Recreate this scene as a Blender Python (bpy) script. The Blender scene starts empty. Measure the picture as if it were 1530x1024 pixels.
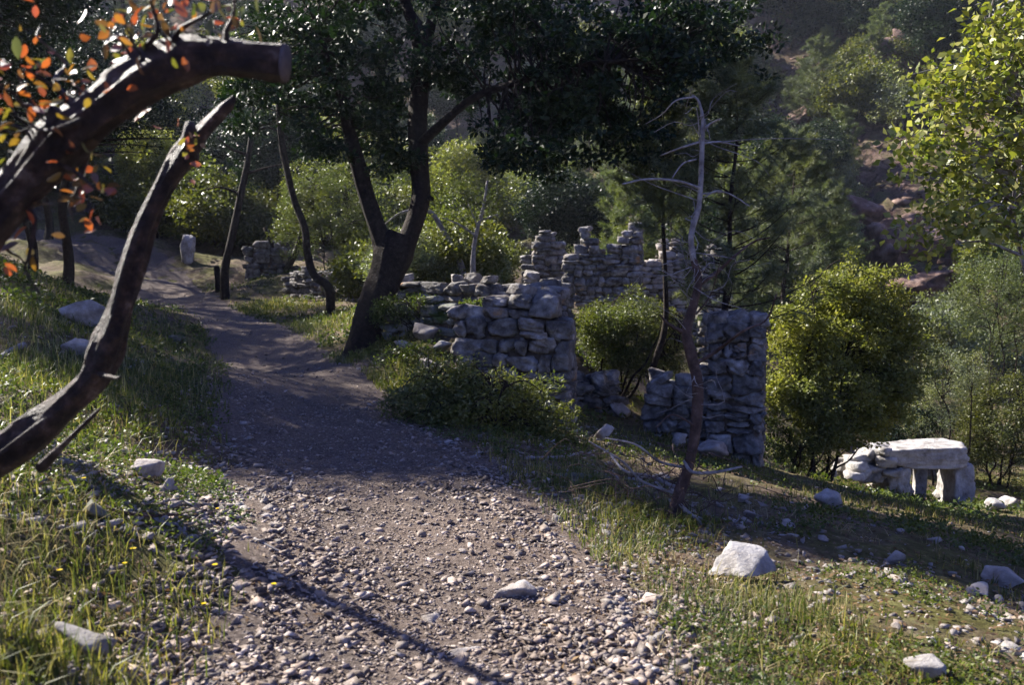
import bpy, bmesh, math, random
import numpy as np
from mathutils import Vector, Matrix

S = bpy.context.scene
COL = S.collection
R = math.radians
# ------------------------------------------------------------ camera, light, exposure
PITCH = R(5.0)
CAM = np.array([0.0, 0.0, 1.6])
LENS = 32.0
F = 1530 * LENS / 36.0
cam_d = bpy.data.cameras.new('camera'); cam = bpy.data.objects.new('camera', cam_d); COL.objects.link(cam)
cam.location = CAM; cam.rotation_euler = (R(90) - PITCH, 0, 0)
cam_d.lens = LENS; cam_d.sensor_width = 36; cam_d.clip_start = 0.05; cam_d.clip_end = 1000
cam_d.dof.use_dof = True; cam_d.dof.focus_distance = 8.5; cam_d.dof.aperture_fstop = 3.2
S.camera = cam

SUN_AZ = R(-57)      # measured from the view direction, to the left
SUN_EL = R(38)
world = bpy.data.worlds.new('World'); S.world = world; world.use_nodes = True
wn = world.node_tree; wn.nodes.clear()
sky = wn.nodes.new('ShaderNodeTexSky'); sky.sky_type = 'NISHITA'; sky.sun_disc = False
sky.sun_elevation = SUN_EL; sky.sun_rotation = SUN_AZ
sky.air_density = 1.0; sky.dust_density = 0.3; sky.ozone_density = 3.0
bg = wn.nodes.new('ShaderNodeBackground'); bg.inputs[1].default_value = 0.05
wo = wn.nodes.new('ShaderNodeOutputWorld')
tint = wn.nodes.new('ShaderNodeMix'); tint.data_type = 'RGBA'; tint.blend_type = 'MULTIPLY'; tint.inputs[0].default_value = 1; tint.inputs[7].default_value = (.82, .84, 1.5, 1)
wn.links.new(sky.outputs[0], tint.inputs[6]); wn.links.new(tint.outputs[2], bg.inputs[0]); wn.links.new(bg.outputs[0], wo.inputs[0])
sun_d = bpy.data.lights.new('sun', 'SUN'); sun = bpy.data.objects.new('sun', sun_d); COL.objects.link(sun)
sun_d.energy = 5.0; sun_d.angle = R(0.53); sun_d.color = (1.0, 0.94, 0.85)
TOSUN = Vector((math.sin(SUN_AZ) * math.cos(SUN_EL), math.cos(SUN_AZ) * math.cos(SUN_EL), math.sin(SUN_EL)))
sun.rotation_euler = TOSUN.to_track_quat('Z', 'Y').to_euler()
S.view_settings.view_transform = 'Standard'; S.view_settings.look = 'None'
S.view_settings.exposure = 1.75; S.view_settings.gamma = 1.0
S.render.engine = 'CYCLES'
S.cycles.use_denoising = True
S.cycles.max_bounces = 5; S.cycles.diffuse_bounces = 3; S.cycles.transmission_bounces = 3; S.cycles.glossy_bounces = 2
S.cycles.transparent_max_bounces = 4; S.cycles.volume_bounces = 0
S.cycles.sample_clamp_indirect = 4.0
S.cycles.use_adaptive_sampling = True; S.cycles.adaptive_threshold = 0.02

rng = np.random.default_rng(7)
random.seed(7)
FWD = np.array([0, math.cos(PITCH), -math.sin(PITCH)])
UPV = np.array([0, math.sin(PITCH), math.cos(PITCH)])
RGT = np.array([1.0, 0, 0])

def W(px, py, d):
    """point seen at photo pixel (px,py) at depth d"""
    return CAM + d * (FWD + (px - 765) / F * RGT - (py - 512) / F * UPV)

# ------------------------------------------------------------ noise
def _hash(ix, iy, s):
    n = (ix.astype(np.int64) * 374761393 + iy.astype(np.int64) * 668265263 + s * 1442695041) & 0x7fffffff
    n = ((n ^ (n >> 13)) * 1274126177) & 0x7fffffff
    n = n ^ (n >> 16)
    return (n & 0xffff) / 65535.0
def vnoise(x, y, s=0):
    x = np.asarray(x, float); y = np.asarray(y, float)
    ix = np.floor(x); iy = np.floor(y); fx = x - ix; fy = y - iy
    fx = fx * fx * (3 - 2 * fx); fy = fy * fy * (3 - 2 * fy)
    a = _hash(ix, iy, s); b = _hash(ix + 1, iy, s); c = _hash(ix, iy + 1, s); d = _hash(ix + 1, iy + 1, s)
    return (a * (1 - fx) + b * fx) * (1 - fy) + (c * (1 - fx) + d * fx) * fy - 0.5
def fbm(x, y, s=0, o=4):
    t = 0; a = 1.0
    for k in range(o):
        t = t + a * vnoise(np.asarray(x) * 2 ** k, np.asarray(y) * 2 ** k, s + k); a *= 0.5
    return t

# ------------------------------------------------------------ terrain: control points -> thin plate spline
CP = [W(*p) for p in [
    (650, 1020, 3.5), (600, 800, 5.4), (700, 780, 5.7), (500, 640, 9), (560, 640, 9), (400, 530, 16), (300, 460, 26),
    (180, 400, 33), (60, 365, 36), (-100, 325, 39), (200, 385, 35), (-20, 300, 42),
    (330, 1020, 3.3), (300, 700, 7.0), (290, 560, 13), (230, 460, 25),
    # left bank
    (0, 1015, 2.6), (100, 750, 4.2), (200, 630, 7), (110, 520, 9), (110, 480, 10.5), (0, 620, 6), (0, 430, 13), (100, 430, 17),
    (180, 450, 20), (-200, 500, 8), (-200, 800, 3.3), (-250, 330, 20),
    # right of the path
    (1000, 1020, 3.5), (900, 880, 4.5), (740, 700, 7.1), (620, 600, 10.8), (470, 480, 21), (330, 440, 30),
    (1100, 860, 5.1), (1010, 770, 6.6), (1500, 1015, 3.6), (1500, 870, 5.8), (1250, 745, 9.5), (1470, 800, 8.0),
    (850, 690, 8.2), (1100, 700, 11.6), (1300, 742, 15), (1400, 752, 16), (1530, 765, 14.5), (1150, 700, 13), (1200, 715, 12.5),
    (560, 520, 14.5), (660, 545, 12.5), (700, 600, 10.8), (850, 610, 13.5), (950, 620, 14.5), (1000, 640, 13), (600, 450, 19), (700, 440, 22), (640, 462, 15.0), (740, 472, 14.0),
    (900, 480, 27), (1050, 500, 25), (500, 415, 30), (350, 405, 32),
    (1200, 640, 22), (1400, 600, 27), (1530, 600, 27), (1350, 470, 38), (1530, 430, 38), (1350, 400, 44), (1300, 250, 58), (1400, 50, 72),
    (1150, 130, 78), (1530, 60, 62), (1700, 200, 50), (1250, -150, 90), (1100, 350, 50), (900, 400, 42), (700, 390, 42), (450, 370, 45),
    (700, 150, 75), (300, 270, 60), (700, -150, 100), (100, 120, 75), (100, -150, 100), (300, 60, 85), (950, 40, 88),
    ]]
CP += [np.array(p, float) for p in [(0, -3, .1), (-3, -3, .9), (4, -3, -.5), (-8, -2, 3), (9, 0, -2.2), (0, -12, .3), (14, 6, -3.2), (-12, 8, 4.2), (-16, 18, 5.5),
    (20, 15, -3), (14, 12, -3.0), (30, 10, 2), (-30, 15, 12), (45, 30, 16), (-35, 50, 15), (30, -12, 2), (-30, -12, 14), (60, 60, 34), (60, 0, 22), (-60, 30, 30), (-60, 100, 45),
    (0, 130, 48), (70, 120, 60), (-70, -12, 35), (70, -12, 25)]]
CP = np.array(CP)
def _U(r2): return 0.5 * r2 * np.log(r2 + 1e-9)
def _tps():
    n = len(CP); P = np.c_[np.ones(n), CP[:, :2]]
    d2 = ((CP[:, None, :2] - CP[None, :, :2]) ** 2).sum(-1)
    lam = 0.02 + 0.015 * np.hypot(CP[:, 0], CP[:, 1])
    K = _U(d2) + np.diag(lam)
    A = np.block([[K, P], [P.T, np.zeros((3, 3))]])
    return np.linalg.solve(A, np.r_[CP[:, 2], 0, 0, 0])
_w = _tps()
def H0(x, y):
    x = np.asarray(x, float); y = np.asarray(y, float); sh = x.shape
    xf = x.ravel(); yf = y.ravel(); out = np.empty(len(xf))
    for i in range(0, len(xf), 20000):
        a = xf[i:i+20000]; b = yf[i:i+20000]
        d2 = (a[:, None] - CP[None, :, 0]) ** 2 + (b[:, None] - CP[None, :, 1]) ** 2
        out[i:i+20000] = _U(d2) @ _w[:-3] + _w[-3] + _w[-2] * a + _w[-1] * b
    return out.reshape(sh)

PC = np.array([[0.25, -8], [0.1, -2], [-0.05, 1.0]] + [list(W(*p)[:2]) for p in
    [(672, 1020, 3.5), (620, 800, 5.4), (490, 640, 9), (395, 530, 16), (290, 460, 26), (190, 398, 33.5), (60, 368, 36), (-100, 328, 39), (-260, 300, 42)]])
PWD = np.array([.95, .95, .92, .9, .93, .95, .8, .85, 1.3, 1.7, 1.7, 1.7])
def _cr(P, n=14):
    P = np.asarray(P, float); Q = np.vstack([2 * P[0] - P[1], P, 2 * P[-1] - P[-2]]); out = []
    for i in range(1, len(Q) - 2):
        for t in np.linspace(0, 1, n, endpoint=False):
            a, b, c, d = Q[i-1], Q[i], Q[i+1], Q[i+2]
            out.append(0.5 * ((2*b) + (-a+c)*t + (2*a-5*b+4*c-d)*t*t + (-a+3*b-3*c+d)*t**3))
    out.append(P[-1]); return np.array(out)
PCS = _cr(np.c_[PC, PWD])
def path_d(x, y):
    """signed distance beyond the edge of the path (negative: on it)"""
    x = np.asarray(x, float).ravel(); y = np.asarray(y, float).ravel(); o = np.empty(len(x))
    for i in range(0, len(x), 20000):
        d = np.hypot(x[i:i+20000, None] - PCS[None, :, 0], y[i:i+20000, None] - PCS[None, :, 1]) - PCS[None, :, 2]
        o[i:i+20000] = d.min(1)
    return o
def H(x, y):
    x = np.asarray(x, float); y = np.asarray(y, float)
    z = H0(x, y)
    r = np.hypot(x, y)
    off = np.clip(path_d(x, y).reshape(x.shape) / 1.0 + .3, 0.08, 1)
    z = z + off * (0.09 * fbm(x * .9, y * .9, 3) + 0.035 * fbm(x * 5, y * 5, 9, 3))
    z = z + np.clip((r - 22) / 25, 0, 1) * (1.3 * fbm(x * .18, y * .18, 21, 5) + 1.1 * np.abs(fbm(x * .5, y * .5, 33, 3)))
    rk = np.clip((x - 7 - .12 * (y - 25)) / 8, 0, 1) * np.clip((y - 24) / 12, 0, 1)
    z = z + rk * (2.6 * np.abs(fbm(x * .22 + y * .1, y * .16, 55, 5)) + .7 * np.abs(fbm(x * .9, y * .7, 66, 4)) - .8)
    return z
def h1(x, y): return float(H(np.array([x]), np.array([y]))[0])
def G(px, py, d0=2.0, d1=110.0):
    """where the ray through a photo pixel meets the ground"""
    d = np.geomspace(d0, d1, 500); P = np.array([W(px, py, q) for q in d])
    s = P[:, 2] - H(P[:, 0], P[:, 1]); k = np.where(s < 0)[0]
    if len(k) == 0: return P[-1]
    k = max(k[0], 1); t = s[k-1] / (s[k-1] - s[k]); p = P[k-1] + (P[k] - P[k-1]) * t
    p[2] = h1(p[0], p[1]); return p

# ------------------------------------------------------------ mesh helpers
class MB:
    def __init__(s): s.v = []; s.f = []; s.n = 0
    def add(s, v, *faces):
        v = np.asarray(v, float)
        for f in faces:
            if len(f): s.f.append(np.asarray(f, np.int64) + s.n)
        s.v.append(v); s.n += len(v)
    def mesh(s, name, smooth=False, origin=(0, 0, 0)):
        V = np.concatenate(s.v) - np.asarray(origin, float)
        m = bpy.data.meshes.new(name)
        m.vertices.add(len(V)); m.vertices.foreach_set('co', V.astype(np.float32).ravel())
        L = np.concatenate([f.ravel() for f in s.f]); tot = np.concatenate([np.full(len(f), f.shape[1]) for f in s.f])
        m.loops.add(len(L)); m.loops.foreach_set('vertex_index', L.astype(np.int32))
        m.polygons.add(len(tot)); st = np.r_[0, np.cumsum(tot)[:-1]]
        m.polygons.foreach_set('loop_start', st.astype(np.int32))
        try: m.polygons.foreach_set('loop_total', tot.astype(np.int32))
        except Exception: pass
        m.update(calc_edges=True); m.validate()
        if smooth: m.polygons.foreach_set('use_smooth', np.ones(len(m.polygons), bool))
        return m
def obj(name, mb, mat, parent=None, smooth=False, origin=None):
    if origin is None: origin = tuple(parent.location) if parent else (0, 0, 0)
    m = mb.mesh(name, smooth, origin); m.materials.append(mat)
    o = bpy.data.objects.new(name, m); COL.objects.link(o)
    if parent: o.parent = parent
    else: o.location = origin
    return o
def tag(o, label, cat, group=None):
    o['label'] = label; o['category'] = cat
    if group: o['group'] = group
    return o
def thing(name, label, cat, loc, group=None):
    o = bpy.data.objects.new(name, None); COL.objects.link(o); o.location = tuple(loc); o.empty_display_size = .2
    return tag(o, label, cat, group)
def dup(o, loc, rz=0, sc=1.0, label=None, group=None):
    r = o.copy(); COL.objects.link(r); r.location = tuple(loc); r.rotation_euler = (0, 0, rz)
    r.scale = (sc, sc, sc) if np.isscalar(sc) else sc
    if label: r['label'] = label
    if group: r['group'] = group
    for ch in list(o.children):
        c = ch.copy(); COL.objects.link(c); c.parent = r
        for g in list(ch.children):
            e = g.copy(); COL.objects.link(e); e.parent = c
    return r

def tube(mb, P, rad, seg=8, sub=6, rough=0.0, cap=True, rs=None):
    q = np.c_[np.asarray(P, float), np.asarray(rad, float)]
    if sub > 1: q = _cr(q, sub)
    P = q[:, :3]; r = np.maximum(q[:, 3], .0008); n = len(P)
    T = np.gradient(P, axis=0); T /= np.linalg.norm(T, axis=1)[:, None] + 1e-9
    ref = np.array([0, 0, 1.0]) if abs(T[0, 2]) < .9 else np.array([1.0, 0, 0])
    A = np.empty_like(P)
    a = np.cross(T[0], ref); a /= np.linalg.norm(a)
    for i in range(n):
        a = a - T[i] * (a @ T[i]); a /= np.linalg.norm(a) + 1e-9; A[i] = a
    B = np.cross(T, A)
    th = np.arange(seg) / seg * 2 * np.pi
    rr = r[:, None] * np.ones(seg)
    if rough:
        s = int((rs if rs is not None else rng.integers(1e5)))
        L = np.r_[0, np.cumsum(np.linalg.norm(np.diff(P, axis=0), axis=1))]
        u = np.cos(th)[None] * 1.5 + L[:, None] * 1.2 / max(r.mean() * 6, .02); w = np.sin(th)[None] * 1.5 + L[:, None] * .35 / max(r.mean() * 6, .02)
        rr = rr * (1 + rough * (fbm(u, w, s, 3) + .9 * vnoise(th[None] * 2.2 + 0 * u, L[:, None] * 1.1 + 7, s + 5)))
    V = P[:, None] + rr[..., None] * (np.cos(th)[None, :, None] * A[:, None] + np.sin(th)[None, :, None] * B[:, None])
    V = V.reshape(-1, 3)
    i = np.arange(n - 1)[:, None] * seg; j = np.arange(seg)[None]; j2 = (j + 1) % seg
    Q = np.stack([i + j, i + j2, i + seg + j2, i + seg + j], -1).reshape(-1, 4)
    if cap:
        V = np.vstack([V, P[-1:], P[:1]]); c1 = n * seg; c0 = c1 + 1; jj = np.arange(seg); b = (n - 1) * seg
        T1 = np.stack([b + jj, b + (jj + 1) % seg, np.full(seg, c1)], 1); T0 = np.stack([(jj + 1) % seg, jj, np.full(seg, c0)], 1)
        mb.add(V, Q, np.vstack([T1, T0]))
    else: mb.add(V, Q)

def unit(v): return v / (np.linalg.norm(v, axis=-1, keepdims=True) + 1e-9)
def leaves(mb, P, axis, normal, length, width, fine=False):
    """kite leaves; P base points, axis along the leaf, normal roughly up"""
    axis = unit(axis); side = unit(np.cross(axis, normal)); nn = np.cross(side, axis)
    L = np.asarray(length).reshape(-1, 1); w = np.asarray(width).reshape(-1, 1); n = len(P)
    if not fine:
        V = np.stack([P, P + axis * L * .48 - side * w * .5 + nn * w * .16, P + axis * L - nn * L * .08, P + axis * L * .48 + side * w * .5 + nn * w * .16], 1)
        mb.add(V.reshape(-1, 3), np.arange(4 * n).reshape(-1, 4))
    else:
        pr = [(0, 0), (.25, .38), (.55, .5), (.82, .3), (1, 0)]
        ax = [P + axis * L * t - nn * L * .15 * t * t for t, _ in pr]
        V = [ax[0]] + [ax[k] - side * w * pr[k][1] + nn * w * .14 for k in (1, 2, 3)] + [ax[4]] + [ax[k] + side * w * pr[k][1] + nn * w * .14 for k in (3, 2, 1)] + [ax[2]]
        V = np.stack(V, 1); b = np.arange(n)[:, None] * 9
        q = [[0, 1, 2, 8], [8, 2, 3, 4], [8, 4, 5, 6], [0, 8, 6, 7]]
        mb.add(V.reshape(-1, 3), np.vstack([b + np.array(k)[None] for k in q]))

def clumps(mb, C, cr, per, ls, lw, g, up=.5, flat=.8, fine=False, droop=0.0):
    """leaf clusters round each centre"""
    C = np.asarray(C); n = len(C) * per
    cc = np.repeat(C, per, 0); rr = np.repeat(np.broadcast_to(cr, (len(C),)), per)
    d = unit(g.normal(size=(n, 3))); rad = g.random(n) ** .45
    d[:, 2] *= flat
    P = cc + d * (rad * rr)[:, None]
    ax = unit(d + .7 * g.normal(size=(n, 3)) + np.array([0, 0, -droop]))
    nm = unit(np.array([0, 0, up]) + .75 * g.normal(size=(n, 3)) + .3 * d)
    s = g.uniform(.65, 1.25, n)
    leaves(mb, P, ax, nm, ls * s, lw * s, fine)

def shell_points(center, radii, n, g, inner=.35, lump=.35, seed=1, hole=-.9, low=-.75):
    out = []
    c = np.asarray(center, float); r = np.asarray(radii, float)
    while len(out) < n:
        d = unit(g.normal(size=3))
        if d[2] < low: continue
        az = math.atan2(d[1], d[0])
        k = 1 + lump * float(fbm(np.array([az * 1.3 + 9]), np.array([d[2] * 2.3]), seed, 3)[0])
        if float(vnoise(np.array([az * 2.1 + 30]), np.array([d[2] * 3.1]), seed + 50)[0]) < hole: continue
        t = (inner + (1 - inner) * g.random() ** .55) * k
        out.append(c + d * r * t)
    return np.array(out)

def needles(mb, tips, dirs, nn, ln, g, wd=.0016, back=.18):
    """tufts of needles along the last stretch of twigs"""
    n = len(tips) * nn
    tt = np.repeat(tips, nn, 0); dd = unit(np.repeat(dirs, nn, 0))
    P = tt - dd * (g.random(n) ** 1.3 * back)[:, None]
    ax = unit(dd * g.uniform(.3, 1.1, n)[:, None] + unit(g.normal(size=(n, 3))) * .85)
    sd = unit(np.cross(ax, g.normal(size=(n, 3))))
    L = (ln * g.uniform(.7, 1.15, n))[:, None]
    V = np.stack([P - sd * wd, P + sd * wd, P + ax * L - np.array([0, 0, .12]) * L], 1)
    mb.add(V.reshape(-1, 3), np.arange(3 * n).reshape(-1, 3))

# ico spheres for rocks
def _ico(s):
    b = bmesh.new(); bmesh.ops.create_icosphere(b, subdivisions=s, radius=1)
    v = np.array([x.co[:] for x in b.verts]); b.verts.index_update()
    f = np.array([[x.index for x in q.verts] for q in b.faces]); b.free(); return v, f
ICO = {k: _ico(k) for k in (1, 2, 3, 4, 5)}
def _hull(g, n, flat=1.0):
    p = unit(g.normal(size=(n, 3))) * g.uniform(.7, 1.1, (n, 1)); b = bmesh.new()
    for q in p: b.verts.new(q)
    r_ = bmesh.ops.convex_hull(b, input=b.verts[:]); 
    bmesh.ops.delete(b, geom=list({e for e in r_['geom_interior'] + r_['geom_unused'] if isinstance(e, bmesh.types.BMVert)}), context='VERTS')
    b.verts.ensure_lookup_table(); b.verts.index_update(); bmesh.ops.triangulate(b, faces=b.faces[:]); b.normal_update()
    v = np.array([x.co[:] for x in b.verts]); f = np.array([[x.index for x in q.verts] for q in b.faces])
    nn = np.array([q.normal[:] for q in b.faces]); d = np.array([q.normal.dot(q.verts[0].co) for q in b.faces]); b.free()
    s_ = np.sign(d); return v, f, nn * s_[:, None], np.abs(d)
def rock(g, sub=3, planes=14, rough=.06, dims=(1, 1, 1), round_=.02):
    """angular stone: a random convex hull, for larger ones refined and pitted"""
    hv, hf, n, d = _hull(g, planes if sub < 3 else max(planes, 8) + 3)
    if sub < 3: return hv * np.array(dims), hf
    v, f = ICO[sub]; ok = d > .15; n = n[ok]; d = d[ok]
    dot = v @ n.T; t = np.where(dot > .05, d / np.maximum(dot, .05), 9)
    r = -np.log(np.exp(-t / round_).sum(1) + 1e-30) * round_; r = np.clip(r, .3, 1.2)
    s = int(g.integers(1e5)); w = v * r[:, None]
    w = w * (1 + rough * 1.2 * (fbm(w[:, 0] * 2.1 + w[:, 2] * 1.7, w[:, 1] * 2.1 - w[:, 2] * 1.3, s, 6)))[:, None]
    return w * np.array(dims), f
def rotm(g, tilt=.3):
    a = g.uniform(0, 2 * np.pi); b = g.normal() * tilt; c = g.normal() * tilt
    return np.array((Matrix.Rotation(a, 3, 'Z') @ Matrix.Rotation(b, 3, 'X') @ Matrix.Rotation(c, 3, 'Y')))

def rotm_small(g): return np.array(Matrix.Rotation(g.normal() * .06, 3, 'Y') @ Matrix.Rotation(g.normal() * .06, 3, 'Z') @ Matrix.Rotation(g.normal() * .05, 3, 'X'))
# block stones for walls
def _cubegrid(k):
    b = bmesh.new(); bmesh.ops.create_cube(b, size=2)
    bmesh.ops.subdivide_edges(b, edges=b.edges[:], cuts=k, use_grid_fill=True)
    v = np.array([x.co[:] for x in b.verts]); b.verts.index_update(); f = np.array([[x.index for x in q.verts] for q in b.faces]); b.free(); return v, f
CUBE = {k: _cubegrid(k) for k in (2, 3, 5, 12)}
def block(g, dims, k=3, rnd=.32, rough=.09):
    """roughly squared quarry stone: jittered box planes, knocked off corners, pitted faces"""
    v, f = ICO[{2: 3, 3: 3, 5: 4, 12: 5}[k]]
    n = np.vstack([np.eye(3), -np.eye(3)]) + g.normal(size=(6, 3)) * .07
    n = np.vstack([n, unit(g.choice([-1, 1], (7, 3)) * g.uniform(.35, 1, (7, 3)))]); L = np.linalg.norm(n, axis=1); n = n / L[:, None]
    d = np.r_[np.full(6, 1.0) + g.uniform(-.06, .03, 6), g.uniform(1.15, 1.55, 7) - rnd * .3]
    dot = v @ n.T; t = np.where(dot > .03, d / np.maximum(dot, .03), 9)
    q = .014; r = -np.log(np.exp(-(t - t.min(1, keepdims=True)) / q).sum(1)) * q + t.min(1)
    r = np.clip(r, .3, 1.7); sd = int(g.integers(1e5)); w = v * r[:, None]
    nz = fbm(w[:, 0] * 1.9 + w[:, 2] * 1.3 + 5, w[:, 1] * 1.9 - w[:, 2] * 1.5, sd, 5)
    nz2 = np.abs(fbm(w[:, 0] * 4.3 - w[:, 2] * 3.1, w[:, 1] * 4.3 + w[:, 2] * 2.7, sd + 40, 4))
    w = w * (1 + rough * 1.2 * nz - .13 * nz2)[:, None]
    w[:, 2] += w[:, 0] * g.uniform(-.08, .08)
    return w * np.array(dims) * .5, f

# ------------------------------------------------------------ materials
def mat(name, build):
    m = bpy.data.materials.new(name); m.use_nodes = True; nt = m.node_tree; nt.nodes.clear()
    out = nt.nodes.new('ShaderNodeOutputMaterial'); build(nt, out); return m
def N(nt, t, **k):
    n = nt.nodes.new(t)
    for a, b in k.items():
        if a.startswith('i_'): n.inputs[a[2:].replace('_', ' ')].default_value = b
        else: setattr(n, a, b)
    return n
def ramp(nt, src, stops, interp='LINEAR'):
    r = nt.nodes.new('ShaderNodeValToRGB'); r.color_ramp.interpolation = interp
    e = r.color_ramp.elements
    while len(e) < len(stops): e.new(.5)
    for x, (p, c) in zip(e, stops): x.position = p; x.color = (*c, 1)
    nt.links.new(src, r.inputs[0]); return r.outputs[0]
def noise(nt, scale, detail=6, rough=.6, coord='Object', dist=0):
    tc = nt.nodes.new('ShaderNodeTexCoord'); n = N(nt, 'ShaderNodeTexNoise'); n.inputs['Scale'].default_value = scale
    n.inputs['Detail'].default_value = detail; n.inputs['Roughness'].default_value = rough; n.inputs['Distortion'].default_value = dist
    nt.links.new(tc.outputs[coord], n.inputs['Vector']); return n.outputs['Fac']
def mixc(nt, f, a, b, mode='MIX'):
    m = nt.nodes.new('ShaderNodeMix'); m.data_type = 'RGBA'; m.blend_type = mode
    for i, x in ((0, f), (6, a), (7, b)):
        if isinstance(x, (int, float)): m.inputs[i].default_value = x
        elif isinstance(x, tuple): m.inputs[i].default_value = (*x, 1)
        else: nt.links.new(x, m.inputs[i])
    return m.outputs[2]
def bump(nt, src, strength, dist):
    b = nt.nodes.new('ShaderNodeBump'); b.inputs['Strength'].default_value = strength; b.inputs['Distance'].default_value = dist
    nt.links.new(src, b.inputs['Height']); return b.outputs[0]
def leafmat(name, cols, trans=.4, gloss=.25, tcol=None):
    def b(nt, out):
        geo = nt.nodes.new('ShaderNodeNewGeometry')
        oi = nt.nodes.new('ShaderNodeObjectInfo')
        k = len(cols); c = ramp(nt, geo.outputs['Random Per Island'], [(i / max(k - 1, 1), q) for i, q in enumerate(cols)])
        nz = noise(nt, .9, 2, .5)
        c = mixc(nt, ramp(nt, nz, [(.38, (0, 0, 0)), (.62, (1, 1, 1))]), c, mixc(nt, 1.0, c, (1.25, 1.12, .7), 'MULTIPLY'))
        hs = nt.nodes.new('ShaderNodeHueSaturation'); nt.links.new(c, hs.inputs['Color'])
        mr = nt.nodes.new('ShaderNodeMapRange'); nt.links.new(oi.outputs['Random'], mr.inputs[0]); mr.inputs[3].default_value = .8; mr.inputs[4].default_value = 1.25
        nt.links.new(mr.outputs[0], hs.inputs['Value'])
        c = hs.outputs[0]
        p = N(nt, 'ShaderNodeBsdfPrincipled'); nt.links.new(c, p.inputs['Base Color']); p.inputs['Roughness'].default_value = .45
        p.inputs['Specular IOR Level'].default_value = gloss
        t = N(nt, 'ShaderNodeBsdfTranslucent'); nt.links.new(mixc(nt, 1.0, c, tcol or (1.5, 1.6, .5), 'MULTIPLY'), t.inputs[0])
        m = nt.nodes.new('ShaderNodeMixShader'); m.inputs[0].default_value = trans
        nt.links.new(p.outputs[0], m.inputs[1]); nt.links.new(t.outputs[0], m.inputs[2]); nt.links.new(m.outputs[0], out.inputs[0])
    return mat(name, b)
def solidmat(name, stops, scale, bs=.5, bd=.02, rough=.9, bscale=None, island=0.0, spec=.2, extra=None):
    def b(nt, out):
        nz = noise(nt, scale, 8, .65)
        c = ramp(nt, nz, stops)
        if island:
            geo = nt.nodes.new('ShaderNodeNewGeometry')
            v = ramp(nt, geo.outputs['Random Per Island'], [(0, (1 - island,) * 3), (.55, (1, .99, .97)), (.8, (1 + island * .3, 1 + island * .15, 1.0)), (1, (1 + island * .8,) * 3)])
            c = mixc(nt, 1.0, c, v, 'MULTIPLY')
        if extra: c = extra(nt, c)
        p = N(nt, 'ShaderNodeBsdfPrincipled'); nt.links.new(c, p.inputs['Base Color']); p.inputs['Roughness'].default_value = rough
        p.inputs['Specular IOR Level'].default_value = spec
        h = noise(nt, bscale or scale * 3, 10, .7)
        nt.links.new(bump(nt, h, bs, bd), p.inputs['Normal'])
        nt.links.new(p.outputs[0], out.inputs[0])
    return mat(name, b)

def lichen(col, lo, hi, sc):
    def f(nt, c):
        n = noise(nt, sc, 5, .6); return mixc(nt, ramp(nt, n, [(lo, (0, 0, 0)), (hi, (1, 1, 1))]), c, col)
    return f
M_stone = solidmat('limestone_masonry', [(.32, (.05, .043, .038)), (.44, (.13, .12, .11)), (.57, (.24, .23, .22)), (.74, (.44, .43, .42))], 6, 1.0, .04, bscale=16, island=.4,
                   extra=lichen((.30, .18, .09), .62, .72, 2.6))
M_white = solidmat('bleached_limestone', [(.3, (.10, .088, .078)), (.43, (.27, .25, .23)), (.57, (.44, .42, .40)), (.8, (.60, .58, .56))], 4, 1.0, .04, bscale=14)
M_rock = solidmat('loose_limestone', [(.25, (.10, .085, .075)), (.45, (.23, .205, .185)), (.65, (.38, .355, .335)), (.85, (.56, .54, .51))], 6, .8, .02, bscale=30, island=.3)
M_rock_mossy = solidmat('mossy_dark_rock', [(.25, (.06, .06, .045)), (.45, (.14, .14, .11)), (.6, (.25, .25, .22)), (.85, (.36, .35, .33))], 5, .8, .02, bscale=25, extra=lichen((.05, .075, .02), .5, .62, 4))
M_scree = solidmat('reddish_scree', [(.34, (.04, .026, .022)), (.5, (.12, .078, .062)), (.7, (.27, .20, .17))], 1.6, .8, .08, bscale=6, island=.3)
M_core = solidmat('earth_mortar', [(.3, (.05, .04, .03)), (.7, (.16, .12, .09))], 9, .9, .03)
M_gravel = solidmat('gravel_stone', [(.28, (.09, .068, .055)), (.48, (.22, .18, .155)), (.74, (.48, .43, .395))], 14, .6, .006, bscale=90, island=.45)
M_bark_dark = solidmat('dark_fissured_bark', [(.3, (.010, .007, .006)), (.55, (.030, .022, .017)), (.8, (.075, .06, .05))], 14, 1.0, .03, bscale=30)
M_bark_red = solidmat('reddish_peeling_bark', [(.38, (.012, .006, .005)), (.5, (.045, .026, .019)), (.6, (.11, .065, .045)), (.72, (.32, .25, .21))], 16, 1.0, .08, bscale=34, spec=.4, rough=.5)
M_bark_grey = solidmat('silver_dead_wood', [(.3, (.08, .07, .065)), (.5, (.22, .205, .20)), (.8, (.42, .41, .41))], 12, .7, .01, bscale=50)
M_bark_deadlow = solidmat('dark_dead_bark', [(.3, (.03, .02, .017)), (.55, (.09, .06, .05)), (.8, (.2, .15, .13))], 14, .9, .02, bscale=40)
M_cut = solidmat('sawn_wood', [(.35, (.035, .028, .03)), (.65, (.13, .11, .115))], 12, .4, .01)

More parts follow.
